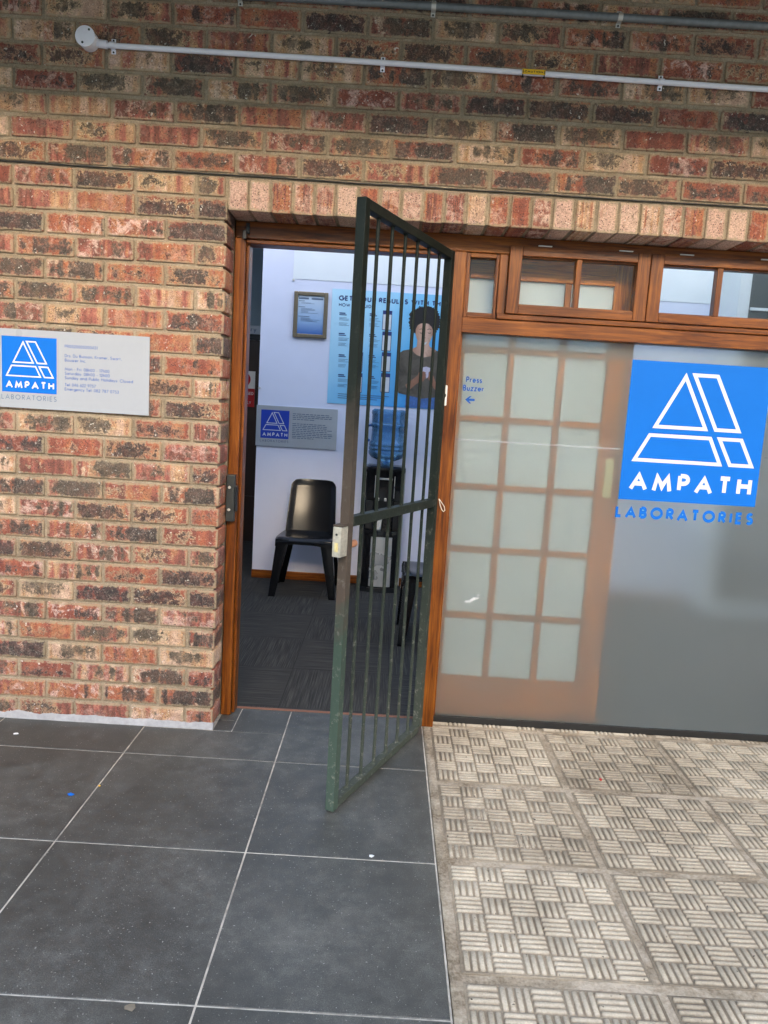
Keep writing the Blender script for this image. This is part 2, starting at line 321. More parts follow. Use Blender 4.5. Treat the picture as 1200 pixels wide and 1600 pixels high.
def clear_mat(name, tint, refl=1.5):
    N = NT(name); tr = N.n('ShaderNodeBsdfTransparent'); N.put(tr.inputs[0], tint)
    gl = N.n('ShaderNodeBsdfGlossy'); gl.inputs['Roughness'].default_value = 0.01
    fr = N.n('ShaderNodeFresnel'); fr.inputs['IOR'].default_value = refl
    m = N.n('ShaderNodeMixShader'); N.put(m.inputs[0], fr.outputs[0]); N.put(m.inputs[1], tr.outputs[0]); N.put(m.inputs[2], gl.outputs[0])
    N.t.links.new(m.outputs[0], N.out.inputs[0]); return N.m
MT['clear'] = clear_mat('clear_window_glass', (0.95, 0.97, 0.96))
def film_mat():
    N = NT('white_door_film'); tl = N.n('ShaderNodeBsdfTranslucent'); N.put(tl.inputs[0], (0.84, 0.88, 0.88))
    df = N.n('ShaderNodeBsdfDiffuse'); N.put(df.inputs[0], (0.84, 0.88, 0.88))
    m = N.n('ShaderNodeMixShader'); m.inputs[0].default_value = 0.5; N.put(m.inputs[1], tl.outputs[0]); N.put(m.inputs[2], df.outputs[0])
    N.t.links.new(m.outputs[0], N.out.inputs[0]); return N.m
MT['film'] = film_mat()
def bottle_mat():
    N = NT('blue_bottle_plastic')
    g = N.n('ShaderNodeBsdfTransparent'); N.put(g.inputs[0], (0.50, 0.76, 0.95))
    df = N.n('ShaderNodeBsdfDiffuse'); N.put(df.inputs[0], (0.16, 0.44, 0.78))
    m0 = N.n('ShaderNodeMixShader'); m0.inputs[0].default_value = 0.35; N.put(m0.inputs[1], g.outputs[0]); N.put(m0.inputs[2], df.outputs[0])
    gl = N.n('ShaderNodeBsdfGlossy'); gl.inputs['Roughness'].default_value = 0.08
    fr = N.n('ShaderNodeFresnel'); fr.inputs['IOR'].default_value = 1.5
    m = N.n('ShaderNodeMixShader'); N.put(m.inputs[0], fr.outputs[0]); N.put(m.inputs[1], m0.outputs[0]); N.put(m.inputs[2], gl.outputs[0])
    N.t.links.new(m.outputs[0], N.out.inputs[0]); return N.m
MT['bottle'] = bottle_mat()

# ------------------------------------------------------------------ mesh helpers
def link_mesh(name, me, mats, parent=None, smooth=False):
    for m in (mats if isinstance(mats, (list, tuple)) else [mats]): me.materials.append(m)
    if smooth:
        for p in me.polygons: p.use_smooth = True
    o = bpy.data.objects.new(name, me); COL.objects.link(o)
    if parent is not None: o.parent = parent
    return o
def obj(name, bm, mats, parent=None, bevel=0.0, seg=2, smooth=None, angle=35):
    if bevel > 0:
        es = [e for e in bm.edges if len(e.link_faces) == 2 and e.calc_face_angle(0) > R(angle)]
        bmesh.ops.bevel(bm, geom=es, offset=bevel, segments=seg, profile=0.6, affect='EDGES', clamp_overlap=True)
    if smooth is None: smooth = False
    me = bpy.data.meshes.new(name); bm.normal_update(); bm.to_mesh(me); bm.free()
    o = link_mesh(name, me, mats, parent, smooth)
    if smooth:
        try: me.set_sharp_from_angle(angle=R(38))
        except Exception: pass
    return o
def empty(name, loc=(0, 0, 0), rz=0.0):
    o = bpy.data.objects.new(name, None); COL.objects.link(o); o.location = loc; o.rotation_euler = (0, 0, rz); o.empty_display_size = 0.1
    return o
def tag(o, label=None, cat=None, group=None, kind=None):
    if label: o['label'] = label
    if cat: o['category'] = cat
    if group: o['group'] = group
    if kind: o['kind'] = kind
    return o
def add_box(bm, x0, x1, y0, y1, z0, z1, rot=None, mi=0):
    vs = [bm.verts.new((x, y, z)) for x in (x0, x1) for y in (y0, y1) for z in (z0, z1)]
    F = [(0, 1, 3, 2), (4, 6, 7, 5), (0, 4, 5, 1), (2, 3, 7, 6), (0, 2, 6, 4), (1, 5, 7, 3)]
    for f in F:
        q = bm.faces.new([vs[i] for i in f]); q.material_index = mi
    if rot is not None:
        for v in vs: v.co = rot @ v.co
    return vs
def boxobj(name, x0, x1, y0, y1, z0, z1, mat, parent=None, bevel=0.0015, seg=2):
    bm = bmesh.new(); add_box(bm, x0, x1, y0, y1, z0, z1); bmesh.ops.recalc_face_normals(bm, faces=bm.faces[:])
    return obj(name, bm, mat, parent, bevel, seg)
def add_prism(bm, pts, y0, y1, plane='xz', mi=0):
    def P(a, b, d): return (a, d, b) if plane == 'xz' else ((a, b, d) if plane == 'xy' else (d, a, b))
    A = [bm.verts.new(P(a, b, y0)) for a, b in pts]; B = [bm.verts.new(P(a, b, y1)) for a, b in pts]; n = len(pts)
    fs = [bm.faces.new(A), bm.faces.new(B[::-1])] + [bm.faces.new((A[i], B[i], B[(i+1) % n], A[(i+1) % n])) for i in range(n)]
    for f in fs: f.material_index = mi
    return A+B
def prism(name, pts, y0, y1, mat, parent=None, plane='xz', bevel=0.0, smooth=False):
    bm = bmesh.new(); add_prism(bm, pts, y0, y1, plane); bmesh.ops.recalc_face_normals(bm, faces=bm.faces[:])
    return obj(name, bm, mat, parent, bevel, smooth=smooth)
def add_cyl(bm, a, b, r0, r1=None, n=16, caps=True):
    a = Vector(a); b = Vector(b); r1 = r0 if r1 is None else r1
    d = (b-a).normalized(); u = d.orthogonal().normalized(); v = d.cross(u)
    A = [bm.verts.new(a+(u*math.cos(t)+v*math.sin(t))*r0) for t in [2*math.pi*i/n for i in range(n)]]
    B = [bm.verts.new(b+(u*math.cos(t)+v*math.sin(t))*r1) for t in [2*math.pi*i/n for i in range(n)]]
    for i in range(n): bm.faces.new((A[i], A[(i+1) % n], B[(i+1) % n], B[i]))
    if caps: bm.faces.new(A[::-1]); bm.faces.new(B)
def cyl(name, a, b, r, mat, parent=None, r1=None, n=20, bevel=0.0):
    bm = bmesh.new(); add_cyl(bm, a, b, r, r1, n); bmesh.ops.recalc_face_normals(bm, faces=bm.faces[:])
    return obj(name, bm, mat, parent, bevel, smooth=True)
def add_tube(bm, pts, r, n=8, closed=False):
    pts = [Vector(p) for p in pts]; rings = []
    for i, p in enumerate(pts):
        if closed: d = (pts[(i+1) % len(pts)]-pts[i-1]).normalized()
        else: d = (pts[min(i+1, len(pts)-1)]-pts[max(i-1, 0)]).normalized()
        u = d.cross(Vector((0.13, 0.9, 0.2))).normalized(); v = d.cross(u)
        rings.append([bm.verts.new(p+(u*math.cos(t)+v*math.sin(t))*r) for t in [2*math.pi*k/n for k in range(n)]])
    m = len(rings)
    for i in range(m if closed else m-1):
        A, B = rings[i], rings[(i+1) % m]
        for k in range(n): bm.faces.new((A[k], A[(k+1) % n], B[(k+1) % n], B[k]))
    if not closed: bm.faces.new(rings[0][::-1]); bm.faces.new(rings[-1])
def add_lathe(bm, prof, cx, cy, n=40):
    rings = []
    for r, z in prof:
        rings.append([bm.verts.new((cx+r*math.cos(2*math.pi*k/n), cy+r*math.sin(2*math.pi*k/n), z)) for k in range(n)])
    for A, B in zip(rings, rings[1:]):
        for k in range(n): bm.faces.new((A[k], A[(k+1) % n], B[(k+1) % n], B[k]))
    bm.faces.new(rings[0][::-1]); bm.faces.new(rings[-1])
def dup(root, loc, rz):
    r = root.copy(); COL.objects.link(r); r.location = loc; r.rotation_euler = (0, 0, rz)
    for ch in list(root.children):
        c = ch.copy(); COL.objects.link(c); c.parent = r
        for g in ch.children:
            d = g.copy(); COL.objects.link(d); d.parent = c
    return r

# ------------------------------------------------------------------ monoline lettering
def arc(cx, cy, rx, ry, a0, a1, n=10):
    return [(cx+rx*math.cos(R(a0+(a1-a0)*i/n)), cy+ry*math.sin(R(a0+(a1-a0)*i/n))) for i in range(n+1)]
def ring(cx, cy, rx, ry=None, n=22): return arc(cx, cy, rx, ry or rx, 90, 450, n)
XH = 0.62
def bowl(x=0.0, side=1): return [ring(x+0.27, 0.29, 0.27, 0.29)]
GL = {
 'A': (0.80, [[(-0.04, -0.10), (0.40, 1), (0.84, -0.10)], [(0.145, 0.30), (0.655, 0.30)]]),
 'B': (0.52, [[(0, 0), (0, 1)], [(0.03, 1), (0.24, 1)]+arc(0.24, 0.76, 0.22, 0.24, 90, -90, 8)+[(0.03, 0.52)], [(0.03, 0.475), (0.26, 0.475)]+arc(0.26, 0.24, 0.25, 0.235, 90, -90, 8)+[(0.03, 0.005)]]),
 'C': (0.78, [arc(0.50, 0.5, 0.50, 0.5, 48, 312, 16)]),
 'D': (0.66, [[(0, 0), (0, 1)], [(0.03, 1), (0.2, 1)]+arc(0.2, 0.5, 0.46, 0.5, 90, -90, 14)+[(0.03, 0)]]),
 'E': (0.46, [[(0.46, 1), (0, 1), (0, 0), (0.46, 0)], [(0.03, 0.52), (0.42, 0.52)]]),
 'F': (0.44, [[(0.44, 1), (0, 1), (0, 0)], [(0.03, 0.52), (0.38, 0.52)]]),
 'G': (0.92, [arc(0.5, 0.5, 0.5, 0.5, 45, 360, 18)+[(0.58, 0.5)]]),
 'H': (0.66, [[(0, 0), (0, 1)], [(0.66, 0), (0.66, 1)], [(0.03, 0.53), (0.63, 0.53)]]),
 'I': (0.0, [[(0, 0), (0, 1)]]),
 'J': (0.34, [[(0.34, 1), (0.34, 0.18)]+arc(0.17, 0.18, 0.17, 0.18, 0, -170, 7)]),
 'K': (0.58, [[(0, 0), (0, 1)], [(0.53, 1), (0.05, 0.5), (0.58, 0)]]),
 'L': (0.42, [[(0, 1), (0, 0), (0.42, 0)]]),
 'M': (0.92, [[(-0.02, -0.12), (0.14, 0.97), (0.46, 0.16), (0.78, 0.97), (0.94, -0.12)]]),
 'N': (0.68, [[(0, 0), (0, 1), (0.68, 0), (0.68, 1)]]),
 'O': (1.0, [ring(0.5, 0.5, 0.5)]),
 'P': (0.50, [[(0, 0), (0, 1)], [(0.03, 1), (0.24, 1)]+arc(0.24, 0.73, 0.26, 0.27, 90, -90, 9)+[(0.03, 0.46)]]),
 'R': (0.54, [[(0, 0), (0, 1)], [(0.03, 1), (0.24, 1)]+arc(0.24, 0.74, 0.25, 0.26, 90, -90, 9)+[(0.03, 0.48)], [(0.22, 0.44), (0.54, 0)]]),
 'S': (0.50, [arc(0.26, 0.745, 0.23, 0.255, 35, 235, 10)+[(0.30, 0.50)]+arc(0.24, 0.26, 0.25, 0.26, 50, -150, 10)]),
 'T': (0.56, [[(0, 1), (0.56, 1)], [(0.28, 0.97), (0.28, 0)]]),
 'U': (0.62, [[(0, 1), (0, 0.31)]+arc(0.31, 0.31, 0.31, 0.31, 180, 360, 10)+[(0.62, 1)]]),
 'V': (0.7, [[(0, 1), (0.35, 0), (0.7, 1)]]),
 'W': (1.1, [[(0, 1), (0.28, 0), (0.55, 0.85), (0.82, 0), (1.1, 1)]]),
 'Y': (0.66, [[(0, 1), (0.33, 0.5), (0.66, 1)], [(0.33, 0.47), (0.33, 0)]]),
 'Z': (0.56, [[(0, 1), (0.56, 1), (0, 0), (0.56, 0)]]),
 'a': (0.54, [ring(0.27, 0.3, 0.27, 0.3), [(0.56, 0), (0.56, XH)]]),
 'b': (0.54, [ring(0.29, 0.3, 0.27, 0.3), [(0, 0), (0, 1.05)]]),
 'c': (0.44, [arc(0.29, 0.3, 0.29, 0.3, 48, 312, 12)]),
 'd': (0.54, [ring(0.27, 0.3, 0.27, 0.3), [(0.56, 0), (0.56, 1.05)]]),
 'e': (0.56, [[(0.03, 0.3), (0.56, 0.3)]+arc(0.28, 0.3, 0.28, 0.3, 12, 318, 14)]),
 'f': (0.26, [[(0.08, 0), (0.08, 0.86)]+arc(0.22, 0.88, 0.14, 0.15, 180, 80, 5), [(-0.04, 0.58), (0.26, 0.58)]]),
 'g': (0.54, [ring(0.27, 0.3, 0.27, 0.3), [(0.56, XH), (0.56, -0.08)]+arc(0.29, -0.08, 0.27, 0.22, 0, -155, 8)]),
 'h': (0.44, [[(0, 0), (0, 1.05)], arc(0.22, 0.38, 0.22, 0.22, 170, 0, 8)+[(0.44, 0)]]),
 'i': (0.0, [[(0, 0), (0, XH)], [(0, 0.80), (0, 0.92)]]),
 'k': (0.42, [[(0, 0), (0, 1.05)], [(0.38, XH), (0.05, 0.33), (0.42, 0)]]),
 'l': (0.0, [[(0, 0), (0, 1.05)]]),
 'm': (0.76, [[(0, 0), (0, XH)], arc(0.19, 0.4, 0.19, 0.2, 170, 0, 7)+[(0.38, 0)], arc(0.57, 0.4, 0.19, 0.2, 170, 0, 7)+[(0.76, 0)]]),
 'n': (0.44, [[(0, 0), (0, XH)], arc(0.22, 0.38, 0.22, 0.22, 170, 0, 8)+[(0.44, 0)]]),
 'o': (0.58, [ring(0.29, 0.3, 0.29, 0.3)]),
 'p': (0.54, [ring(0.29, 0.3, 0.27, 0.3), [(0, XH), (0, -0.34)]]),
 'r': (0.26, [[(0, 0), (0, XH)], arc(0.18, 0.38, 0.18, 0.2, 170, 70, 5)]),
 's': (0.34, [arc(0.18, 0.455, 0.15, 0.145, 35, 240, 8)+arc(0.17, 0.155, 0.17, 0.155, 55, -150, 8)]),
 't': (0.28, [[(0.12, 0), (0.12, 0.88)], [(-0.02, 0.58), (0.28, 0.58)]]),
 'u': (0.44, [[(0, XH), (0, 0.22)]+arc(0.22, 0.22, 0.22, 0.22, 180, 350, 8), [(0.45, XH), (0.45, 0)]]),
 'v': (0.46, [[(0, XH), (0.23, 0), (0.46, XH)]]),
 'w': (0.74, [[(0, XH), (0.19, 0), (0.37, 0.54), (0.55, 0), (0.74, XH)]]),
 'y': (0.46, [[(0, XH), (0.23, 0.03)], [(0.48, XH), (0.14, -0.34)]]),
 'z': (0.40, [[(0, XH), (0.40, XH), (0, 0), (0.40, 0)]]),
 '0': (0.54, [ring(0.27, 0.5, 0.27, 0.5)]), '1': (0.2, [[(0, 0.86), (0.18, 1), (0.18, 0)]]),
 '2': (0.52, [arc(0.26, 0.74, 0.25, 0.26, 170, -35, 9)+[(0, 0), (0.52, 0)]]),
 '3': (0.5, [arc(0.24, 0.75, 0.21, 0.25, 160, -80, 9)+arc(0.24, 0.27, 0.25, 0.27, 80, -160, 10)]),
 '4': (0.56, [[(0.42, 0), (0.42, 1), (0, 0.25), (0.56, 0.25)]]),
 '5': (0.5, [[(0.46, 1), (0.14, 1), (0.07, 0.58)]+arc(0.23, 0.32, 0.26, 0.32, 110, -150, 11)]),
 '6': (0.54, [ring(0.27, 0.30, 0.26, 0.30), [(0.36, 1), (0.06, 0.47)]]),
 '7': (0.52, [[(0, 1), (0.52, 1), (0.12, 0)]]),
 '8': (0.5, [ring(0.25, 0.76, 0.2, 0.24), ring(0.25, 0.26, 0.25, 0.26)]),
 '9': (0.54, [ring(0.27, 0.70, 0.26, 0.30), [(0.18, 0), (0.48, 0.53)]]),
 '.': (0.02, [[(0, 0), (0, 0.11)]]), ',': (0.04, [[(0.04, 0.11), (-0.02, -0.14)]]), ':': (0.02, [[(0, 0), (0, 0.12)], [(0, 0.46), (0, 0.58)]]),
 '-': (0.26, [[(0, 0.34), (0.26, 0.34)]]),
}
def stroke_poly(pts, w):
    closed = len(pts) > 3 and math.dist(pts[0], pts[-1]) < 1e-6
    P = []
    for p in (pts[:-1] if closed else pts):
        if not P or (Vector(p)-P[-1]).length > 0.02: P.append(Vector(p))
    n = len(P); L = []; Rr = []
    for i in range(n):
        if closed or 0 < i < n-1:
            d0 = (P[i]-P[i-1]).normalized(); d1 = (P[(i+1) % n]-P[i]).normalized()
            t = (d0+d1)
            if t.length < 1e-6: t = d1
            t.normalize(); nn = Vector((-t.y, t.x)); k = max(0.33, abs(nn.dot(Vector((-d1.y, d1.x)))))
            off = nn*(w/2/k)
        else:
            d = (P[1]-P[0]).normalized() if i == 0 else (P[-1]-P[-2]).normalized(); off = Vector((-d.y, d.x))*w/2
        L.append(P[i]+off); Rr.append(P[i]-off)
    return L, Rr, closed
def text_width(s, h, w, track):
    x = 0.0
    for ch in s: x += (0.34 if ch == ' ' else GL[ch][0]+w)+track
    return (x-track)*h
def text_mesh(bm, s, x0, z0, h, w=0.12, track=0.14, y=0.0, width=None, dx=None):
    # s written in the xz plane facing -y, baseline z0, cap height h, stroke w*h
    kx = 1.0
    if width: kx = width/text_width(s, h, w, track)
    x = x0; k = 0
    for ch in s:
        if ch == ' ': x += (0.34+track)*h*kx; continue
        gw, strokes = GL[ch]
        for st in strokes:
            # keep the cap height: inset the skeleton by half a stroke
            q = [(w/2+a, w/2*0+b*(1-w)+w/2) for a, b in st]
            L, Rr, closed = stroke_poly(q, w); k += 1
            if ch in 'AKRVWXYMN17': 
                for a in L+Rr: a.y = min(1.0, max(0.0, a.y))
            yy = y-0.00012*(k % 4)
            vl = [bm.verts.new((x+a.x*h*kx, yy, z0+a.y*h)) for a in L]; vr = [bm.verts.new((x+a.x*h*kx, yy, z0+a.y*h)) for a in Rr]
            n = len(vl)
            for i in range(n if closed else n-1):
                j = (i+1) % n
                try: bm.faces.new((vl[i], vl[j], vr[j], vr[i]))
                except ValueError: pass
        x += (gw+w+track)*h*kx
    return x
def text(name, lines, mat, parent, y, h, w=0.12, track=0.14):
    bm = bmesh.new()
    for ln in lines:
        s, x0, z0 = ln[:3]; text_mesh(bm, s, x0, z0, h if len(ln) < 5 else ln[4], w, track, y, ln[3] if len(ln) > 3 else None)
    return obj(name, bm, mat, parent)

def offset_poly(pts, d):
    n = len(pts); P = [Vector(p) for p in pts]
    ar = sum(P[i].x*P[(i+1) % n].y-P[(i+1) % n].x*P[i].y for i in range(n)); sg = 1 if ar > 0 else -1
    out = []
    for i in range(n):
        d0 = (P[i]-P[i-1]).normalized(); d1 = (P[(i+1) % n]-P[i]).normalized()
        n0 = Vector((-d0.y, d0.x))*sg; n1 = Vector((-d1.y, d1.x))*sg
        b = (n0+n1).normalized(); out.append(P[i]+b*(d/max(0.2, b.dot(n1))))
    return out
EMBLEM = [[(0.392, 0.930), (0.191, 0.527), (0.594, 0.527)], [(0.434, 0.930), (0.626, 0.930), (0.835, 0.527), (0.640, 0.527)],
          [(0.172, 0.489), (0.624, 0.489), (0.726, 0.281), (0.066, 0.281)], [(0.662, 0.489), (0.849, 0.489), (0.957, 0.281), (0.772, 0.281)]]
def emblem_sign(parent, x0, z0, s, y, thick, blue, white, lab_mat, sticker=False):
    # blue square with the outlined triangle emblem, the name in it and the second word beneath it
    sq = boxobj('logo_square', x0, x0+s, y-thick, y, z0, z0+s, blue, parent, bevel=0)
    yy = y-thick-0.0004
    bm = bmesh.new()
    for pl in EMBLEM:
        O = [Vector((x0+a*s, z0+b*s)) for a, b in pl]; I = offset_poly(O, 0.0255*s); n = len(O)
        vo = [bm.verts.new((p.x, yy, p.y)) for p in O]; vi = [bm.verts.new((p.x, yy, p.y)) for p in I]
        for i in range(n): bm.faces.new((vo[i], vo[(i+1) % n], vi[(i+1) % n], vi[i]))
    obj('emblem', bm, white, sq)
    text('name_lettering', [('AMPATH', x0+0.072*s, z0+0.075*s, 0.885*s)], white, sq, yy, 0.135*s, w=0.235, track=0.34)
    text('second_lettering', [('LABORATORIES', x0-0.01*s, z0-0.135*s, 1.01*s)], lab_mat, sq, y-0.0006, 0.09*s, w=0.25 if sticker else 0.13, track=0.34)
    return sq

# ------------------------------------------------------------------ BRICKWORK
class BrickBuilder:
    def __init__(s): s.v = []; s.f = []; s.rnd = []; s.uv = []; s.sm = []
    def brick(s, x0, x1, y0, y1, z0, z1, pale=False):
        rr = (random.random(), random.random(), random.random())
        x0 += random.uniform(-.0016, .0016); x1 += random.uniform(-.0016, .0016); z0 += random.uniform(-.0012, .0012); z1 += random.uniform(-.0012, .0012)
        y0 += random.uniform(-.0016, .0016); tl = random.uniform(-.0012, .0012); tx = random.uniform(-.001, .001)
        cr = []
        for cx, cz, a in ((x1, z1, 0), (x0, z1, 90), (x0, z0, 180), (x1, z0, 270)):
            r = random.choice((0.003, 0.004, 0.005, 0.007, 0.010)); sx = -1 if cx == x1 else 1; sz = -1 if cz == z1 else 1
            for k in range(4):
                t = R(a+30*k); cr.append((cx+sx*r+r*math.cos(t), cz+sz*r+r*math.sin(t)))
        # extra points along the long edges so that they wander
        out = []
        for i, p in enumerate(cr):
            out.append(p); q = cr[(i+1) % len(cr)]; d = math.dist(p, q)
            if d > 0.03:
                m = max(2, int(d/0.025)); nx, nz = (q[1]-p[1])/d, -(q[0]-p[0])/d
                for j in range(1, m):
                    t = j/m; e = random.uniform(-.0011, .0009); out.append((p[0]+(q[0]-p[0])*t+nx*e, p[1]+(q[1]-p[1])*t+nz*e))
        n = len(out); cx, cz = (x0+x1)/2, (z0+z1)/2; wx, wz = x1-x0, z1-z0
        def ringv(ins, y):
            st = len(s.v)
            for (a, b) in out:
                fx = 1-2*ins/wx; fz = 1-2*ins/wz
                s.v.append((cx+(a-cx)*fx, y+tl*(b-cz)/wz*2+tx*(a-cx)/wx*2, cz+(b-cz)*fz)); s.uv.append(((a-x0)/wx, (b-z0)/wz)); s.rnd.append(rr)
            return st
        rings = [ringv(0.0045, y0), ringv(0.0016, y0+0.0008), ringv(0.0, y0+0.003), ringv(0.0, y1)]
        c = len(s.v); s.v.append((cx, y0-0.0004, cz)); s.uv.append((0.5, 0.5)); s.rnd.append(rr)
        for i in range(n): s.f.append((c, rings[0]+(i+1) % n, rings[0]+i)); s.sm.append(True)
        for a, b in zip(rings, rings[1:]):
            for i in range(n): s.f.append((a+i, a+(i+1) % n, b+(i+1) % n, b+i)); s.sm.append(True)
    def build(s, name, mat, parent=None):
        me = bpy.data.meshes.new(name); me.from_pydata(s.v, [], s.f); me.update()
        a = me.attributes.new('rnd', 'FLOAT_VECTOR', 'POINT'); b = me.attributes.new('buv', 'FLOAT_VECTOR', 'POINT')
        a.data.foreach_set('vector', [c for r in s.rnd for c in r]); b.data.foreach_set('vector', [c for r in s.uv for c in (r[0], r[1], 0.0)])
        o = link_mesh(name, me, mat, parent, True)
        try: me.set_sharp_from_angle(angle=R(50))
        except Exception: pass
        return o
LP, HP = 0.23229, 0.085
WX0, WX1 = -3.2, 5.6       # wall extent
OPX1 = 2.86                # right side of the opening
ZSOF, ZDPC = 2.0845, 2.2085
wall = tag(empty('brick_wall', (0, 0, 0)), 'weathered multicoloured face brick wall with burnt dark patches around the entrance', 'brick wall')
BB = BrickBuilder()
z0 = 0.0885
def course_z(k): return z0+HP*k+0.0055, z0+HP*(k+1)-0.0055
for k in range(-1, 24):                     # below the damp course, left pier and right of the opening
    a, b = course_z(k)
    if k == 24: b = ZDPC-0.004
    par = (k % 2 == 1)                      # odd courses start with a header at the corner
    x = 0.0; first = True
    while x > WX0:
        wdt = (LP/2) if (first and par) else LP
        j = random.uniform(-.002, .002) if not first else 0
        BB.brick(x-wdt+0.005+(0.0), x-0.0 if first else x-0.005+0.0, 0.0, 0.138 if first else 0.02, a, b)
        x -= wdt; first = False
    x = OPX1; first = True
    while x < WX1:
        wdt = (LP/2) if (first and par) else LP
        BB.brick(x if first else x+0.005, x+wdt-0.005, 0.0, 0.138 if first else 0.02, a, b); x += wdt; first = False
a, b = course_z(24); b = ZDPC-0.005         # course beside the lintel bricks
x = -0.004; first = True
while x > WX0:
    wdt = LP/2 if first else LP
    BB.brick(x-wdt+0.005, x-0.006, 0, 0.02, a, b); x -= wdt; first = False
LINX1 = OPX1+0.11
x = LINX1
while x < WX1: BB.brick(x+0.005, x+LP-0.005, 0, 0.02, a, b); x += LP
LU = 0.2400
for k in range(25, 44):                     # above
    a, b = course_z(k); a2 = a
    ph = -0.217 + (0 if k % 2 == 1 else LU/2) + random.uniform(-.012, .012)
    x = ph-LU*13; 
    while x < WX1:
        if x+LU > WX0: BB.brick(x+0.006, x+LU-0.005, 0, 0.02, a2+0.0015, b)
        x += LU
bricks = BB.build('bricks', MT['brick'], wall)
SB = BrickBuilder(); n = 0; P_ = 0.0826; x = -0.0015
while x < LINX1-0.01:
    SB.brick(x+0.0055, x+P_-0.0045, 0.0, 0.20, ZSOF+0.001, ZDPC-0.009); x += P_
SB.build('lintel_course', MT['brick_pale'], wall)
# mortar bed: front sheet set back from the faces, as grids so that it can wander
def mortar_sheet(bm, x0, x1, z0_, z1_, y, step=0.02):
    nx = max(1, int((x1-x0)/step)); nz = max(1, int((z1_-z0_)/step)); G = []
    for i in range(nx+1):
        row = []
        for j in range(nz+1):
            X = x0+(x1-x0)*i/nx; Z = z0_+(z1_-z0_)*j/nz
            row.append(bm.verts.new((X, y+0.0022*mnoise.noise(Vector((X*38, 0, Z*38)))+0.0012*mnoise.noise(Vector((X*9, 3, Z*9))), Z)))
        G.append(row)
    for i in range(nx):
        for j in range(nz): bm.faces.new((G[i][j], G[i+1][j], G[i+1][j+1], G[i][j+1]))
bm = bmesh.new()
YM = 0.0075
mortar_sheet(bm, WX0, -0.012, 0.0, ZDPC, YM); mortar_sheet(bm, -0.9, 3.2, ZDPC, 3.30, YM); mortar_sheet(bm, OPX1+0.012, WX1, 0, ZSOF, YM, 0.05)
mortar_sheet(bm, -0.012, OPX1+0.012, ZSOF+0.006, ZDPC, YM)
mortar_sheet(bm, WX0, -0.9, ZDPC, 3.30, YM, 0.05); mortar_sheet(bm, 3.2, WX1, ZDPC, 3.30, YM, 0.05); mortar_sheet(bm, OPX1+0.012, WX1, ZSOF, ZDPC, YM, 0.05)
add_box(bm, WX0, -0.014, 0.012, 0.30, 0.0, 2.09); add_box(bm, -0.0025-0.012, -0.0025, 0.128, 0.30, 0.0, 2.084)
add_box(bm, OPX1+0.014, WX1, 0.012, 0.30, 0.0, 2.09); add_box(bm, OPX1+0.002, OPX1+0.016, 0.128, 0.30, 0.0, 2.084)
add_box(bm, WX0, WX1, 0.012, 0.30, ZSOF+0.0055, 3.30)
obj('mortar', bm, MT['mortar'], wall, smooth=False)
# damp course strip
bm = bmesh.new(); N_ = 400
for (za, zb, ya, yb_) in ((ZDPC-0.0022, ZDPC+0.0030, -0.003, 0.008),):
    pv = None
    for i in range(N_+1):
        X = WX0+(WX1-WX0)*i/N_; dz = 0.0022*mnoise.noise(Vector((X*3.0, 7, 1)))+0.0007*mnoise.noise(Vector((X*40, 7, 1))); dy = 0.002*mnoise.noise(Vector((X*22, 1, 5)))
        th = 0.75+0.5*mnoise.noise(Vector((X*14, 2, 8)))
        dz += 0.006 - 0.0052*(X+0.86)/2.9
        q = [bm.verts.new((X, ya+dy, za+dz)), bm.verts.new((X, ya+dy, za+dz+(zb-za)*th)), bm.verts.new((X, yb_, za+dz+(zb-za)*th)), bm.verts.new((X, yb_, za+dz))]
        if pv:
            for k in range(4): bm.faces.new((pv[k], q[k], q[(k+1) % 4], pv[(k+1) % 4]))
        pv = q
bmesh.ops.recalc_face_normals(bm, faces=bm.faces[:]); obj('damp_course', bm, MT['dpc'], wall)
# cement fillet at the foot
bm = bmesh.new(); N_ = 260; pv = None
for i in range(N_+1):
    X = WX0+(0.004-WX0)*i/N_; hh = 0.026+0.008*mnoise.noise(Vector((X*13, 4, 2)))+0.005*mnoise.noise(Vector((X*60, 1, 2))); dy = 0.002*mnoise.noise(Vector((X*20, 9, 9)))
    q = [bm.verts.new((X, -0.010+dy, 0.0)), bm.verts.new((X, -0.0055+dy, hh*0.6)), bm.verts.new((X, -0.0018+dy*.3, hh)), bm.verts.new((X, 0.006, hh+.001)), bm.verts.new((X, 0.006, 0.0))]
    if pv:
        for k in range(5): bm.faces.new((pv[k], q[k], q[(k+1) % 5], pv[(k+1) % 5]))
    pv = q
bm.faces.new(pv); bmesh.ops.recalc_face_normals(bm, faces=bm.faces[:]); obj('cement_fillet', bm, MT['cement'], wall, smooth=True)

# ------------------------------------------------------------------ GROUND
ground = boxobj('ground', -60, 60, -70, 40, -0.5, -0.06, simple('concrete_yard', (0.24, 0.21, 0.17), 0.85, var=0.15, scale=4, bump=0.4), None, 0); tag(ground, kind='structure')
gr = boxobj('grout_bed', -4.5, 0.892, -4.3, 0.236, -0.06, -0.0022, MT['grout'], None, 0); tag(gr, kind='structure')
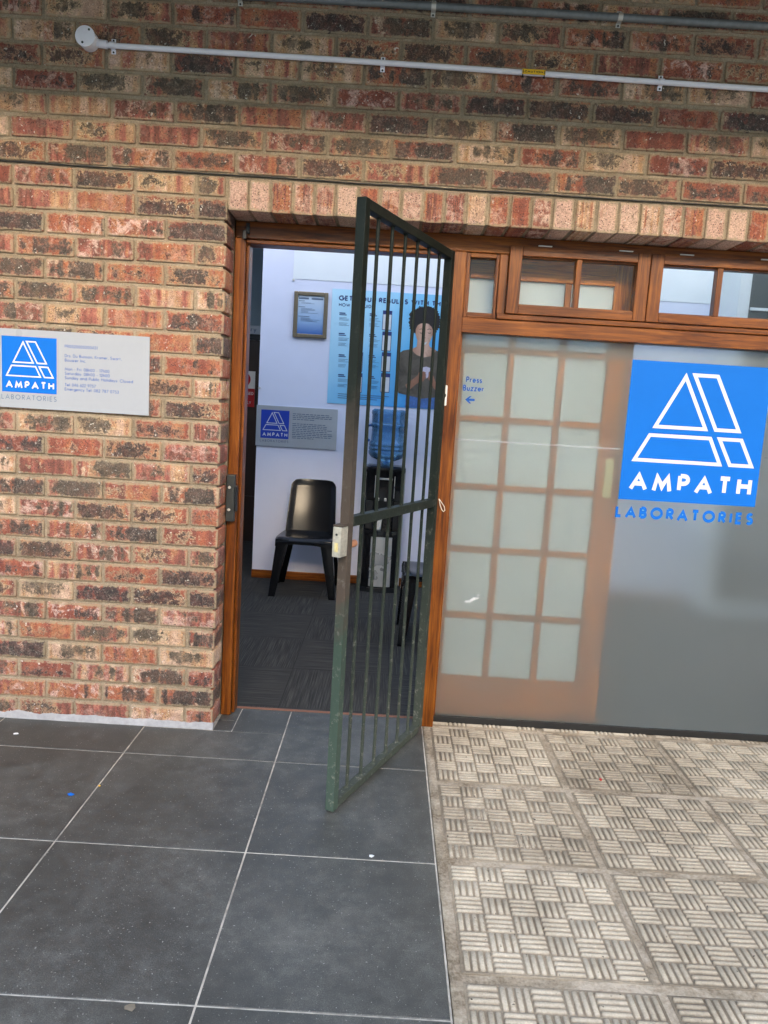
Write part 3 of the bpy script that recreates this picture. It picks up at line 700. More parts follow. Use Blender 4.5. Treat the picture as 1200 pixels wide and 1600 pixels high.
# slate tiles
TP = 0.5855; TX, TY = 0.304, -0.251
bm = bmesh.new(); rl = bm.verts.layers.float_vector.new('rnd')
def tile(x0, x1, y0, y1, g=0.0027):
    rv = Vector((random.random(), random.random(), random.random())); x0 += g; x1 -= g; y0 += g; y1 -= g
    dz = random.uniform(-.0004, .0004); c = 0.0012
    lo = [bm.verts.new(p) for p in ((x0, y0, -.02), (x1, y0, -.02), (x1, y1, -.02), (x0, y1, -.02))]
    md = [bm.verts.new(p) for p in ((x0, y0, dz-c), (x1, y0, dz-c), (x1, y1, dz-c), (x0, y1, dz-c))]
    tp = [bm.verts.new(p) for p in ((x0+c, y0+c, dz), (x1-c, y0+c, dz), (x1-c, y1-c, dz), (x0+c, y1-c, dz))]
    for v in lo+md+tp: v[rl] = rv
    bm.faces.new(tp)
    for A, B in ((lo, md), (md, tp)):
        for i in range(4): bm.faces.new((A[i], A[(i+1) % 4], B[(i+1) % 4], B[i]))
ys = [TY-TP*k for k in range(0, 7)]
xs = [TX+TP*k for k in range(-8, 2)]
for a, b in zip(xs, xs[1:]):
    bb = min(b, 0.8975)
    for c, d in zip(ys[1:], ys): tile(a, bb, c, d)
for a, b in zip(xs, xs[1:]):
    bb = min(b, 0.8975)
    if bb <= 0.31:
        if bb > 0: tile(a, bb, TY, -0.010); tile(0.084, bb, -0.0145, 0.236, 0.0020)
        else: tile(a, bb, TY, -0.004)
    else: tile(a, bb, TY, 0.236)
tile(0.004, 0.084, -0.0105, 0.095, 0.0018); tile(0.004, 0.084, 0.095, 0.236, 0.0018)
bmesh.ops.recalc_face_normals(bm, faces=bm.faces[:]); tiles = obj('tiled_floor', bm, MT['tile']); tag(tiles, kind='structure')
# patterned pavers
bm = bmesh.new(); rl = bm.verts.layers.float_vector.new('rnd')
PX = [(0.926, 1.402), (1.424, 1.902), (1.923, 2.400), (2.43, 2.89), (2.93, 3.39), (3.43, 3.89)]
PY = [(-0.324, 0.142), (-0.812, -0.352), (-1.278, -0.838), (-1.780, -1.308), (-2.26, -1.815), (-2.75, -2.30), (-3.24, -2.79), (-3.73, -3.28)]
def rib(cx, cy, L, Wd, horiz, H, rv, Z):
    prof = [(-.5, 0.0), (-.33, 0.78), (0, 1.0), (.33, 0.78), (.5, 0.0)]; st = [(-.5, 0.15), (-.44, 1.0), (.44, 1.0), (.5, 0.15)]
    j = random.uniform(-.001, .001); k = random.uniform(0.82, 1.12); rows = []
    for t, hs in st:
        row = []
        for p_, h_ in prof:
            a = t*L; b = p_*Wd*(0.75+0.25*hs)+j; X, Y = (cx+a, cy+b) if horiz else (cx+b, cy+a)
            v = bm.verts.new((X, Y, Z+H*h_*hs*k-(0.0006 if h_ == 0 else 0))); v[rl] = rv; row.append(v)
        rows.append(row)
    for A, B in zip(rows, rows[1:]):
        for i in range(4): bm.faces.new((A[i], A[i+1], B[i+1], B[i])).smooth = True
def paver(x0, x1, y0, y1, start=0, ncy=None, dark=0.0, clipy=None):
    rv = Vector((dark, random.random(), random.random())); dz = random.uniform(-.001, .001); NC = 6
    pts = [(x0, y0), (x1, y0), (x1, y1), (x0, y1)]
    if True:
        c = 0.004; A = [bm.verts.new((a, b, -0.03)) for a, b in pts]
        cx, cy = (x0+x1)/2, (y0+y1)/2
        B = [bm.verts.new((a, b, dz+0.0002)) for a, b in pts]
        C_ = [bm.verts.new((a+(c if a < cx else -c), b+(c if b < cy else -c), dz+0.0016)) for a, b in pts]
        D = [bm.verts.new((a+(2*c if a < cx else -2*c), b+(2*c if b < cy else -2*c), dz+0.0008)) for a, b in pts]
        for v in A+B+C_+D: v[rl] = rv
        for P1, P2 in ((A, B), (B, C_), (C_, D)):
            for i in range(4): bm.faces.new((P1[i], P1[(i+1) % 4], P2[(i+1) % 4], P2[i]))
        bm.faces.new(D)
    ny = ncy or NC; m = 0.006; cw = (x1-x0-2*m)/NC; ch = (y1-y0-2*m)/ny
    for i in range(NC):
        for j in range(ny):
            hz = (i+j+start) % 2 == 0; ox = x0+m+cw*(i+.5); oy = y0+m+ch*(j+.5)
            for r_ in range(4):
                o_ = (r_-1.5)/4
                if hz: rib(ox, oy+o_*ch, cw*0.97, ch*0.205, True, 0.0056, rv, dz+0.0008)
                else: rib(ox+o_*cw, oy, ch*0.97, cw*0.205, False, 0.0056, rv, dz+0.0008)
darks = {(1, 1): 0.55, (1, 2): 0.75, (2, 1): 0.7, (0, 1): 0.12, (2, 2): 0.3, (1, 3): 0.35, (0, 0): 0.12, (1, 0): 0.28}
for i, (a, b) in enumerate(PX):
    for j, (c, d) in enumerate(PY): paver(a, b, c, d, 1+(i % 2)*0, None, darks.get((i, j), random.uniform(0, .4)))
    paver(a, b, 0.166, 0.222, 0, 1, 0.15)
bmesh.ops.recalc_face_normals(bm, faces=bm.faces[:]); pav = obj('patterned_paving', bm, MT['paver']); tag(pav, kind='structure')
# cement joints between pavers, uneven
bm = bmesh.new(); nx, ny = 150, 200; X0, X1, Y0, Y1 = 0.8945, 4.2, -4.3, 0.236; G = []
for i in range(nx+1):
    row = []
    for j in range(ny+1):
        X = X0+(X1-X0)*i/nx; Y = Y0+(Y1-Y0)*j/ny
        row.append(bm.verts.new((X, Y, -0.0005+0.0022*mnoise.noise(Vector((X*9, Y*9, 0)))+0.0025*mnoise.noise(Vector((X*30, Y*30, 4))))))
    G.append(row)
for i in range(nx):
    for j in range(ny): bm.faces.new((G[i][j], G[i+1][j], G[i+1][j+1], G[i][j+1])).smooth = True
ed = [G[0][j] for j in range(ny+1)]; lo = [bm.verts.new((X0-0.001, v.co.y, -0.06)) for v in ed]
for v in ed: v.co.x += 0.0025*mnoise.noise(Vector((v.co.y*25, 1, 1))); v.co.z = 0.0004
for j in range(ny): bm.faces.new((ed[j], ed[j+1], lo[j+1], lo[j]))
jt = obj('paving_joints', bm, MT['joint']); tag(jt, kind='structure')

# ------------------------------------------------------------------ TIMBER SHOPFRONT
front = tag(empty('timber_shopfront', (0, 0.15, 0)), 'varnished orange brown timber door and window frame set in the brick opening', 'window frame')
def fp(name, x0, x1, y0, y1, zz0, zz1, mat='wood_z', parent=None, bev=0.003):
    # part of the front; y measured in the world
    return boxobj(name, x0, x1, y0-0.15, y1-0.15, zz0, zz1, MT[mat], parent or front, bev)
YF = 0.150
fp('door_jamb', 0.002, 0.044, YF, 0.245, 0.0, 2.018); fp('door_jamb', 0.868, 0.937, YF, 0.245, 0.0, 2.018)
fp('door_stop', 0.0442, 0.056, YF+0.028, 0.245, 0.0, 2.0); fp('door_stop', 0.853, 0.8678, YF+0.028, 0.245, 0.0, 2.0)
fp('head_rail', 0.002, OPX1-0.002, YF, 0.245, 2.0182, 2.084, 'wood_x'); fp('head_bead', 0.0442, 0.8678, YF+0.012, 0.245, 2.001, 2.018, 'wood_x', None, 0.004)
fp('transom_rail', 0.9372, OPX1-0.05, YF+0.004, 0.245, 1.702, 1.762, 'wood_x'); fp('sill_step', 1.075, OPX1-0.05, YF-0.006, 0.22, 1.7622, 1.783, 'wood_x')
fp('mullion', 1.072, 1.106, YF+0.002, 0.245, 1.7832, 2.018)
fp('window_jamb', OPX1-0.048, OPX1-0.002, YF, 0.245, 0.0, 2.018)
fp('glazing_bead', 0.9372, 0.946, 0.190, 0.203, 0.036, 1.702, 'wood_z', None, 0.002)
fp('bottom_seal', 0.9372, OPX1-0.05, 0.196, 0.222, 0.004, 0.0345, 'rubber', None, 0.003)
# fixed light
fl = fp('fixed_light', 0.9374, 0.953, 0.158, 0.20, 1.7624, 2.018)
fp('light_stile', 1.058, 1.0718, 0.158, 0.20, 1.7624, 2.018, 'wood_z', fl); fp('light_rail', 0.9532, 1.0578, 0.158, 0.20, 1.7624, 1.784, 'wood_x', fl); fp('light_rail', 0.9532, 1.0578, 0.158, 0.20, 2.000, 2.018, 'wood_x', fl)
fp('pane', 0.950, 1.060, 0.182, 0.186, 1.78, 2.004, 'clear', fl, 0)
def sash(x0, x1):
    zb, zt = 1.7845, 2.050; ya, yb_ = YF-0.016, YF+0.03
    s = fp('window_sash', x0, x0+0.050, ya, yb_, zb, zt); fp('sash_stile', x1-0.050, x1, ya, yb_, zb, zt, 'wood_z', s)
    fp('sash_rail', x0+0.0502, x1-0.0502, ya+0.0005, yb_, zt-0.038, zt, 'wood_x', s); fp('sash_rail', x0+0.0502, x1-0.0502, ya+0.0005, yb_, zb, zb+0.036, 'wood_x', s)
    mx = (x0+x1)/2; fp('glazing_bar', mx-0.011, mx+0.011, ya+0.006, yb_, zb+0.0362, zt-0.0382, 'wood_z', s)
    for a, b in ((x0+0.047, mx-0.009), (mx+0.009, x1-0.047)):
        fp('pane', a, b, ya+0.026, ya+0.030, zb+0.033, zt-0.035, 'clear', s, 0)
        for (p0, p1, q0, q1) in ((a+0.0032, b-0.002, zt-0.0435, zt-0.0384), (a+0.0032, b-0.002, zb+0.0364, zb+0.041)):
            fp('putty_line', p0, p1, ya+0.014, ya+0.0255, q0, q1, 'wood_x', s, 0.001)
    for hx in (x0+0.11, x1-0.13): boxobj('sash_hinge', hx, hx+0.055, ya-0.15-0.003, ya-0.15+0.004, zt+0.001, zt+0.0055, MT['zinc'], s, 0.0008)
    return s
sash(1.108, 1.672); sash(1.676, 2.240); sash(2.244, 2.808)
# frosted pane
bm = bmesh.new(); add_box(bm, 0.940, OPX1-0.049, 0.0545, 0.0605, 0.033, 1.706); bmesh.ops.recalc_face_normals(bm, faces=bm.faces[:])
for f in bm.faces: f.material_index = 0 if f.normal.y < -0.5 else 1
fpane = obj('frosted_pane', bm, [MT['frost'], MT['frost_in']], front)
emblem_sign(fpane, 1.6625, 1.052, 0.586, 0.0535, 0.0004, MT['logo_blue'], MT['logo_white'], MT['logo_blue'], True)
text('door_notice_lettering', [('Press', 0.976, 1.503, 0.067), ('Buzzer', 0.965, 1.468, 0.089)], MT['vinyl_letter'], fpane, 0.0535, 0.0250, w=0.19, track=0.13)
bm = bmesh.new()
add_prism(bm, [(0.978, 1.432), (0.997, 1.4475), (1.004, 1.4475), (0.994, 1.4365), (1.018, 1.4365), (1.018, 1.4275), (0.994, 1.4275), (1.004, 1.4165), (0.997, 1.4165)], 0.0530, 0.0540)
bmesh.ops.recalc_face_normals(bm, faces=bm.faces[:]); obj('notice_arrow', bm, MT['vinyl_letter'], fpane)
boxobj('reflection_strip', 0.950, 1.648, 0.0533, 0.0539, 1.2625, 1.2655, MT['sign_grey'], fpane, 0)  # thin strips stand in for a pale line reflected in the glass
boxobj('reflection_strip', 2.262, 2.80, 0.0533, 0.0539, 1.2625, 1.2655, MT['sign_grey'], fpane, 0)
# sticker residue on the glass
bm = bmesh.new(); random.seed(5)
for k in range(9):
    cx, cz = 1.050+0.006*k+random.uniform(-.004, .004), 0.560+0.0035*k+random.uniform(-.007, .007); a = random.uniform(.3, 1.0)
    pts = [(cx+math.cos(a+i*1.7)*random.uniform(.004, .011), cz+math.sin(a+i*1.7)*random.uniform(.002, .006)) for i in range(4)]
    y_ = 0.0537-0.0001*k; A = [bm.verts.new((p, y_, q)) for p, q in pts]; bm.faces.new(A)
obj('sticker_residue', bm, MT['paper'], fpane)

# small fittings on the frame
sb = tag(empty('gate_strike_box', (0.012, 0.150, 0.965)), 'dark grey steel strike box with two bolts on the left door jamb', 'strike box')
boxobj('box_body', -0.008, 0.026, -0.034, -0.001, -0.098, 0.098, MT['dark_steel'], sb, 0.002)
boxobj('box_cover', -0.007, 0.022, -0.0385, -0.0345, -0.045, 0.040, MT['dark_steel'], sb, 0.001)
boxobj('keep_lip', 0.0265, 0.036, -0.028, -0.004, -0.055, 0.052, MT['black'], sb, 0.002)
for z_ in (0.046, -0.048): cyl('bolt_head', (0.006, -0.0345, z_), (0.006, -0.042, z_), 0.0062, MT['zinc'], sb, n=12, bevel=0.001)
hk = tag(empty('door_hook', (0.052, 0.150, 2.04)), 'small black steel catch in the top left corner of the timber door frame', 'door catch')
boxobj('catch_plate', -0.006, 0.008, -0.010, -0.001, -0.005, 0.036, MT['black'], hk, 0.001); boxobj('catch_arm', -0.016, -0.002, -0.026, -0.0005, -0.030, 0.004, MT['black'], hk, 0.002)
ic = tag(empty('buzzer_button', (0.878, 0.150, 1.442)), 'white buzzer plate with dark button on the timber post beside the open gate', 'door buzzer')
boxobj('buzzer_plate', -0.018, 0.018, -0.016, -0.001, -0.042, 0.042, MT['white'], ic, 0.005, 3); cyl('push_button', (0.004, -0.0165, 0.0), (0.004, -0.020, 0.0), 0.010, MT['dark_steel'], ic)
bm = bmesh.new(); add_tube(bm, [(0.892+0.002, 0.147, 1.012), (0.896, 0.138, 1.002), (0.900, 0.134, 0.985), (0.908, 0.136, 0.968), (0.916, 0.138, 0.960), (0.921, 0.138, 0.966), (0.917, 0.137, 0.982), (0.905, 0.137, 0.998), (0.897, 0.142, 1.009)], 0.0018, 8)
tag(obj('string_loop', bm, MT['string'], smooth=True), 'white string loop hanging from the timber post next to the gate', 'string')

# ------------------------------------------------------------------ GLAZED DOOR folded back behind the frosted pane
dr = tag(empty('glazed_door', (0.915, 0.292, 0)), 'wooden glazed door with small panes folded back behind the frosted window', 'door')
dx = 0.915
def dp(name, x0, x1, z_0, z_1, mat='door_z', y0=-0.020, y1=0.020, parent=None, bev=0.004): return boxobj(name, x0-dx, x1-dx, y0, y1, z_0, z_1, MT[mat], parent or dr, bev)
dp('stile', 0.918, 0.968, 0.014, 2.045); dp('stile', 1.580, 1.686, 0.014, 2.045)
dp('bottom_rail', 0.9682, 1.5798, 0.014, 0.197, 'door_x'); dp('top_rail', 0.9682, 1.5798, 1.940, 2.045, 'door_x')
for x_ in (1.169, 1.387): dp('glazing_bar', x_-0.0135, x_+0.0135, 0.1972, 1.9398, 'door_z', -0.016, 0.016)
for z_ in (0.481, 0.781, 1.060, 1.355, 1.650):
    for a, b in ((0.9684, 1.1553), (1.1827, 1.3733), (1.4007, 1.5796)): dp('cross_bar', a, b, z_-0.0125, z_+0.0125, 'door_x', -0.015, 0.015, None, 0.003)
zs_ = [0.1974, 0.481, 0.781, 1.060, 1.355, 1.650, 1.9396]
for a, b in ((0.969, 1.155), (1.183, 1.373), (1.401, 1.5795)):
    for c, d in zip(zs_, zs_[1:]): dp('pane', a, b, c+0.013 if c > .2 else c, d-0.013 if d < 1.9 else d, 'film', -0.003, 0.003, None, 0)
lp = dp('lock_plate', 1.612, 1.650, 1.045, 1.215, 'brass', -0.024, -0.0205, None, 0.002)
lv = cyl('lock_rose', (0.716, -0.024, 1.165), (0.716, -0.034, 1.165), 0.010, MT['brass'], dr)

# ------------------------------------------------------------------ SECURITY GATE
g0 = Vector((0.547, -0.573)); g1 = Vector((0.864, 0.092)); gd = (g1-g0); GL_ = gd.length; ang = math.atan2(gd.y, gd.x)
gate = tag(empty('security_gate', (g0.x, g0.y, 0), ang), 'dark green steel barred security gate standing open in front of the doorway', 'gate')
T = 0.0165; GZ0, GZ1 = 0.006, 2.004
def gb(name, x0, x1, zz0, zz1, mat='gate', t=T, parent=None, bev=0.0035): return boxobj(name, x0, x1, -t, t, zz0, zz1, MT[mat], parent or gate, bev, 3)
gb('gate_stile', -T, T, GZ0, GZ1, 'gate_worn'); gb('gate_stile', GL_-T, GL_+T, GZ0+0.02, GZ1)
gb('top_rail', T+.0003, GL_-T-.0003, GZ1-2*T, GZ1-0.0005, t=T-.0006); gb('bottom_rail', T+.0003, GL_-T-.0003, GZ0+0.002, GZ0+0.031, t=T-.0006); gb('middle_rail', T+.0003, GL_-T-.0003, 0.986, 1.019, t=T-.0008)
for k in range(6):
    x_ = GL_*(k+1)/7.0
    bm = bmesh.new(); add_cyl(bm, (x_, 0, 0.036), (x_, 0, 0.988), 0.0062, n=14); add_cyl(bm, (x_, 0, 1.017), (x_, 0, GZ1-2*T+.002), 0.0062, n=14)
    for z_, s in ((0.0365, 1), (0.985, -1), (1.0195, 1), (GZ1-2*T-.0005, -1)):      # weld beads
        add_cyl(bm, (x_+random.uniform(-.001, .001), 0, z_-0.002*s), (x_, 0, z_+0.006*s), 0.0125 if z_ < .1 else 0.0098, 0.006, n=10)
    bmesh.ops.recalc_face_normals(bm, faces=bm.faces[:]); obj('bar', bm, MT['gate'], gate, smooth=True)
lc = boxobj('lock_case', -T-0.046, -T-0.0005, -0.016, 0.014, 0.895, 0.992, MT['lock_plate'], gate, 0.002)
boxobj('lock_slot', -T-0.0475, -T-0.0463, -0.007, 0.006, 0.912, 0.942, MT['brass'], lc, 0.0005); cyl('key_hole', (-T-0.0463, 0, 0.968), (-T-0.0475, 0, 0.968), 0.004, MT['black'], lc, n=10)
boxobj('lock_cover', -T-0.044, -T-0.0005, -0.019, 0.016, 0.9925, 0.999, MT['gate_worn'], lc, 0.002)
boxobj('latch_tongue', -T-0.0535, -T-0.0478, -0.004, 0.004, 0.916, 0.938, MT['brass'], lc, 0.001)
cyl('knob', (T+0.0005, -0.002, 0.925), (T+0.042, -0.002, 0.925), 0.0125, MT['copper'], gate, n=20, bevel=0.002)
gm = Matrix.Rotation(-ang, 3, 'Z')
for z_ in (1.715, 0.30):
    h = cyl('gate_hinge', (GL_+T+0.009, 0.0, z_-0.055), (GL_+T+0.009, 0.0, z_+0.055), 0.0085, MT['black'], gate, n=14)
    d = gm @ Vector((0.0, 1.0, 0)); p0 = Vector((GL_+T+0.009, 0, z_))
    e = gm @ Vector((0.886-g0.x, 0.149-g0.y, 0)); bm = bmesh.new()
    vv = add_box(bm, -0.5, 0.5, -0.5, 0.5, -0.042, 0.042); A = Vector((p0.x, p0.y)); B = Vector((e.x, e.y)); dd = B-A; ln = dd.length; a_ = math.atan2(dd.y, dd.x)
    for v in vv:
        X = v.co.x*ln; Y = v.co.y*0.007; v.co.x = (A.x+B.x)/2+math.cos(a_)*X-math.sin(a_)*Y; v.co.y = (A.y+B.y)/2+math.sin(a_)*X+math.cos(a_)*Y; v.co.z += z_
    bmesh.ops.recalc_face_normals(bm, faces=bm.faces[:]); obj('hinge_plate', bm, MT['black'], h, 0.001)

# ------------------------------------------------------------------ CLINIC SIGN on the wall
sg = tag(empty('clinic_wall_sign', (-0.585, -0.001, 1.44)), 'white opening hours sign with blue logo square screwed to the brick wall', 'sign')
ox, oz = -0.585, 1.44
panel = boxobj('sign_panel', -0.895-ox, -0.285-ox, -0.006, -0.0015, 1.290-oz, 1.594-oz, MT['sign_white'], sg, 0.0006)
emblem_sign(sg, -0.863-ox, 1.351-oz, 0.215, -0.0062, 0.0004, MT['logo_blue'], MT['logo_white'], MT['text_grey'])
L_ = [('PR0520005200431', 1.5335, 0.128), ('Drs. Du Buisson, Kramer, Swart,', 1.4975, 0.222), ('Bouwer Inc.', 1.4805, 0.083), ('Mon - Fri: 08h00 - 17h00', 1.4465, 0.175),
      ('Saturday: 08h00 - 12h00', 1.4295, 0.176), ('Sunday and Public Holidays: Closed', 1.4125, 0.268), ('Tel: 046 622 9757', 1.3855, 0.122), ('Emergency Tel: 082 787 0753', 1.3685, 0.213)]
for s, z_, w_ in L_: text('text_line', [(s, -0.616-ox, z_-oz, w_)], MT['text_blue'], sg, -0.0066, 0.0118, w=0.13, track=0.14)

# ------------------------------------------------------------------ CONDUITS
def saddle(x_, z_, y_, r, mat, parent, hgt):
    bm = bmesh.new(); pts = []
    for i in range(13):
        t = math.pi*i/12; pts.append((y_-(r+.0012)*math.sin(t), z_+(r+.0012)*math.cos(t)))
    pts = [(-0.0012, z_+hgt), (-0.0012, z_+r+0.002)]+pts+[(-0.0012, z_-r-0.002), (-0.0012, z_-hgt)]; wd = 0.0085
    prev = None
    for (a, b) in pts:
        q = [bm.verts.new((x_-wd, a, b)), bm.verts.new((x_+wd, a, b)), bm.verts.new((x_+wd, a-0.0013, b)), bm.verts.new((x_-wd, a-0.0013, b))]
        if prev:
            for k in range(4): bm.faces.new((prev[k], q[k], q[(k+1) % 4], prev[(k+1) % 4]))
        prev = q
    bmesh.ops.recalc_face_normals(bm, faces=bm.faces[:]); s = obj('pipe_saddle', bm, mat, parent)
    for sg_ in (1, -1): cyl('screw_head', (x_, -0.0026, z_+sg_*(hgt-0.006)), (x_, -0.0045, z_+sg_*(hgt-0.006)), 0.0035, MT['dark_steel'], s, n=10)
wc = tag(empty('white_conduit', (-0.523, 0, 2.64)), 'thin white plastic conduit running from a round box across the brickwork', 'pipe')
def rel(p): return (p[0]+0.523, p[1], p[2]-2.64)
zc = lambda X: 2.6375-0.0055*(X+0.5)
bm = bmesh.new(); rp = 0.0098; pts = [rel((X, -0.0135-0.0015*math.sin(X*3), zc(X)+0.0012*math.sin(X*2.2))) for X in [-0.46+0.1*i for i in range(57)]]; add_tube(bm, pts, rp, 14); obj('conduit_run', bm, MT['white_pvc'], wc, smooth=True)
for X in (-0.437, 0.561, 1.591, 2.62, 3.65): saddle(X+0.523, zc(X)-2.64, -0.0135, rp, MT['white_pvc'], wc, 0.026)
bm = bmesh.new(); add_cyl(bm, (0, -0.002, 0.006), (0, -0.050, 0.006), 0.0335, 0.0345, n=36); bmesh.ops.recalc_face_normals(bm, faces=bm.faces[:]); jb = obj('junction_box', bm, MT['white_pvc'], wc, 0.0015, smooth=True)
cyl('box_lid', (0, -0.0502, 0.006), (0, -0.0535, 0.006), 0.0362, MT['white_pvc'], jb, n=36, bevel=0.001)
for s in (1, -1): cyl('lid_screw', (0.012*s+0.003, -0.0536, 0.006+0.022*s), (0.012*s+0.003, -0.0548, 0.006+0.022*s), 0.004, MT['dark_steel'], jb, n=12)
cyl('box_collar', (0.030, -0.014, 0.0), (0.066, -0.014, -0.0025), 0.0145, MT['white_pvc'], wc, n=20, bevel=0.001)
tg = boxobj('warning_tag', 1.075+0.523, 1.160+0.523, -0.0262, -0.0247, zc(1.11)-2.64-0.009, zc(1.11)-2.64+0.009, MT['yellow'], wc, 0.0005)
text('tag_lettering', [('CAUTION', 1.083+0.523, zc(1.11)-2.64-0.0035, 0.068)], MT['black'], tg, -0.0265, 0.007, w=0.2, track=0.2)
for X in (1.078, 1.157):
    bm = bmesh.new(); add_tube(bm, [rel((X, -0.0135+0.0125*math.cos(2*math.pi*i/14), zc(X)+0.0135*math.sin(2*math.pi*i/14))) for i in range(14)], 0.0018, 6, True); add_cyl(bm, rel((X, -0.022, zc(X)-0.010)), rel((X+0.002, -0.024, zc(X)-0.021)), 0.002, n=8); obj('cable_tie', bm, MT['black'], tg)
gc = tag(empty('steel_conduit', (0.0, 0, 2.83)), 'thick grey steel conduit fixed along the top of the brick wall', 'pipe')
bm = bmesh.new(); add_tube(bm, [(X, -0.0175-0.001*math.sin(X*2), 0.006*(X/2)+0.001*math.sin(X*2.7)) for X in [-0.05+0.15*i for i in range(38)]], 0.0135, 16); obj('conduit_run', bm, MT['galv'], gc, smooth=True)
for X in (0.027, 0.735, 1.415, 2.1, 2.8, 3.5): saddle(X, 0.003*X, -0.0175, 0.0135, MT['zinc'], gc, 0.028)

# ------------------------------------------------------------------ INTERIOR
YB = 2.745
cp = boxobj('carpet', -2.2, 4.6, 0.240, 6.0, -0.05, 0.001, MT['carpet'], None, 0); tag(cp, kind='structure')
th = tag(boxobj('threshold_strip', 0.044, 0.868, 0.229, 0.245, -0.02, 0.0035, simple('worn_timber_threshold', (0.20, 0.085, 0.05), 0.7, scale=120), None, 0.001), kind='structure')
# lilac wall with the older white paint left above a wavy edge
iw = boxobj('interior_wall', -0.346, 4.6, YB, YB+0.10, 0.0, 2.9, MT['lilac'], None, 0.002); iw.name = 'partition_wall'; tag(iw, 'lilac painted partition wall carrying the poster and plaque inside the doorway', 'wall')
bm = bmesh.new(); pts = [(-0.116, 2.9), (-0.116, 2.296)]+[(-0.116+0.03*i, 2.298+0.0035*mnoise.noise(Vector((i*0.7, 2, 2)))) for i in range(1, 157)]+[(4.59, 2.3), (4.59, 2.9)]
add_prism(bm, pts, YB-0.0035, YB-0.0005); bmesh.ops.recalc_face_normals(bm, faces=bm.faces[:]); obj('upper_paint', bm, MT['offwhite'], iw)
tag(boxobj('rear_wall', -2.2, 4.6, 4.30, 4.40, 0, 2.9, MT['teal'], None, 0), 'grey green rear wall in shadow behind the lilac partition', 'wall')
tag(boxobj('side_wall', -2.3, -2.2, 0.302, 4.4, 0, 2.9, MT['lilac'], None, 0), 'lilac end wall of the room hidden behind the brick pier', 'wall')
tag(boxobj('side_wall', 4.601, 4.7, 0.302, 4.4, 0, 2.9, MT['lilac'], None, 0), 'lilac end wall of the room beyond the window sashes', 'wall')
bm = bmesh.new()
SKX0, SKX1, SKY0, SKY1 = -1.6, 4.3, 0.45, 2.60  # wide ceiling opening, added to let sky light into the room
for a in ((-2.3, SKX0, 0.302, 4.4), (SKX1, 4.7, 0.302, 4.4), (SKX0, SKX1, 0.302, SKY0), (SKX0, SKX1, SKY1, 4.4)): add_box(bm, a[0], a[1], a[2], a[3], 2.9, 3.05)
add_box(bm, SKX0-0.1, SKX1+0.1, SKY1, SKY1+0.1, 3.0501, 3.4); add_box(bm, SKX0-0.1, SKX1+0.1, SKY0-0.1, SKY0, 3.0501, 3.4); add_box(bm, SKX0-0.1, SKX0, SKY0, SKY1, 3.0501, 3.4); add_box(bm, SKX1, SKX1+0.1, SKY0, SKY1, 3.0501, 3.4)
bmesh.ops.recalc_face_normals(bm, faces=bm.faces[:]); tag(obj('interior_ceiling', bm, MT['offwhite']), kind='structure')
us = boxobj('sun_block_wall', -8.0, 12.0, 0.0, 0.30, 3.3005, 4.2, MT['plaster'], None, 0.01); tag(us, 'added plain plastered wall above the canopy that blocks the sun', 'wall')  # unseen wall, added to keep direct sun out of the ceiling opening
tag(boxobj('skirting_board', -0.347, 4.59, YB-0.018, YB-0.0006, 0.002, 0.066, MT['pine'], None, 0.004), 'varnished timber skirting board along the foot of the lilac wall', 'skirting board')
for i, (X, Z_) in enumerate(((-0.338, 1.477), (-0.112, 2.289))):
    tag(cyl('wall_screw', (X, YB-0.001, Z_), (X, YB-0.010, Z_), 0.009, MT['zinc'], None, n=14, bevel=0.002), ['screw head at the left edge of the lilac wall above the silver plaque', 'screw head at the corner of the white paint patch above the framed certificate'][i], 'screw')
# certificate
cf = tag(empty('framed_certificate', (0.03, YB, 2.04)), 'bronze framed certificate hanging on the lilac wall left of the poster', 'picture frame')
fm = simple('bronze_moulding', (0.24, 0.19, 0.13), 0.35, metallic=0.5)
for a in ((-0.130, -0.100, -0.168, 0.168), (0.095, 0.125, -0.168, 0.168)): boxobj('frame_side', a[0], a[1], -0.022, -0.001, a[2], a[3], fm, cf, 0.005)
for a in ((-0.0998, 0.0948, 0.140, 0.168), (-0.0998, 0.0948, -0.168, -0.140)): boxobj('frame_side', a[0], a[1], -0.021, -0.001, a[2], a[3], fm, cf, 0.005)
N = NT('certificate_paper'); zc_ = N.sep(N.coord())[2]; N.pbr(N.ramp(N.mr(zc_, -0.14, 0.14), [(0.0, (0.05, 0.14, 0.42)), (0.35, (0.30, 0.46, 0.70)), (1.0, (0.62, 0.72, 0.84))]), 0.15, spec=0.6)
sh = boxobj('certificate_sheet', -0.0996, 0.0946, -0.010, -0.004, -0.1398, 0.1398, N.m, cf, 0)
bm = bmesh.new()
add_box(bm, -0.095, -0.02, -0.0112, -0.0104, 0.113, 0.126); add_box(bm, 0.0, 0.088, -0.0112, -0.0104, 0.113, 0.126)
random.seed(3)
for z_, x_, l in [(0.100, -0.095, 0.045), (0.057, -0.095, 0.05), (-0.012, -0.095, 0.085)]: add_box(bm, x_, x_+l, -0.0112, -0.0104, z_-0.002, z_+0.002)
for z_ in (0.088, 0.083, 0.047, 0.041, 0.034, 0.027, 0.020, 0.013, -0.022, -0.028, -0.034, -0.040, -0.047): add_box(bm, -0.075, -0.075+random.uniform(0.05, 0.14), -0.0112, -0.0106, z_-0.0008, z_+0.0008)
obj('printed_lines', bm, MT['text_grey'], sh)
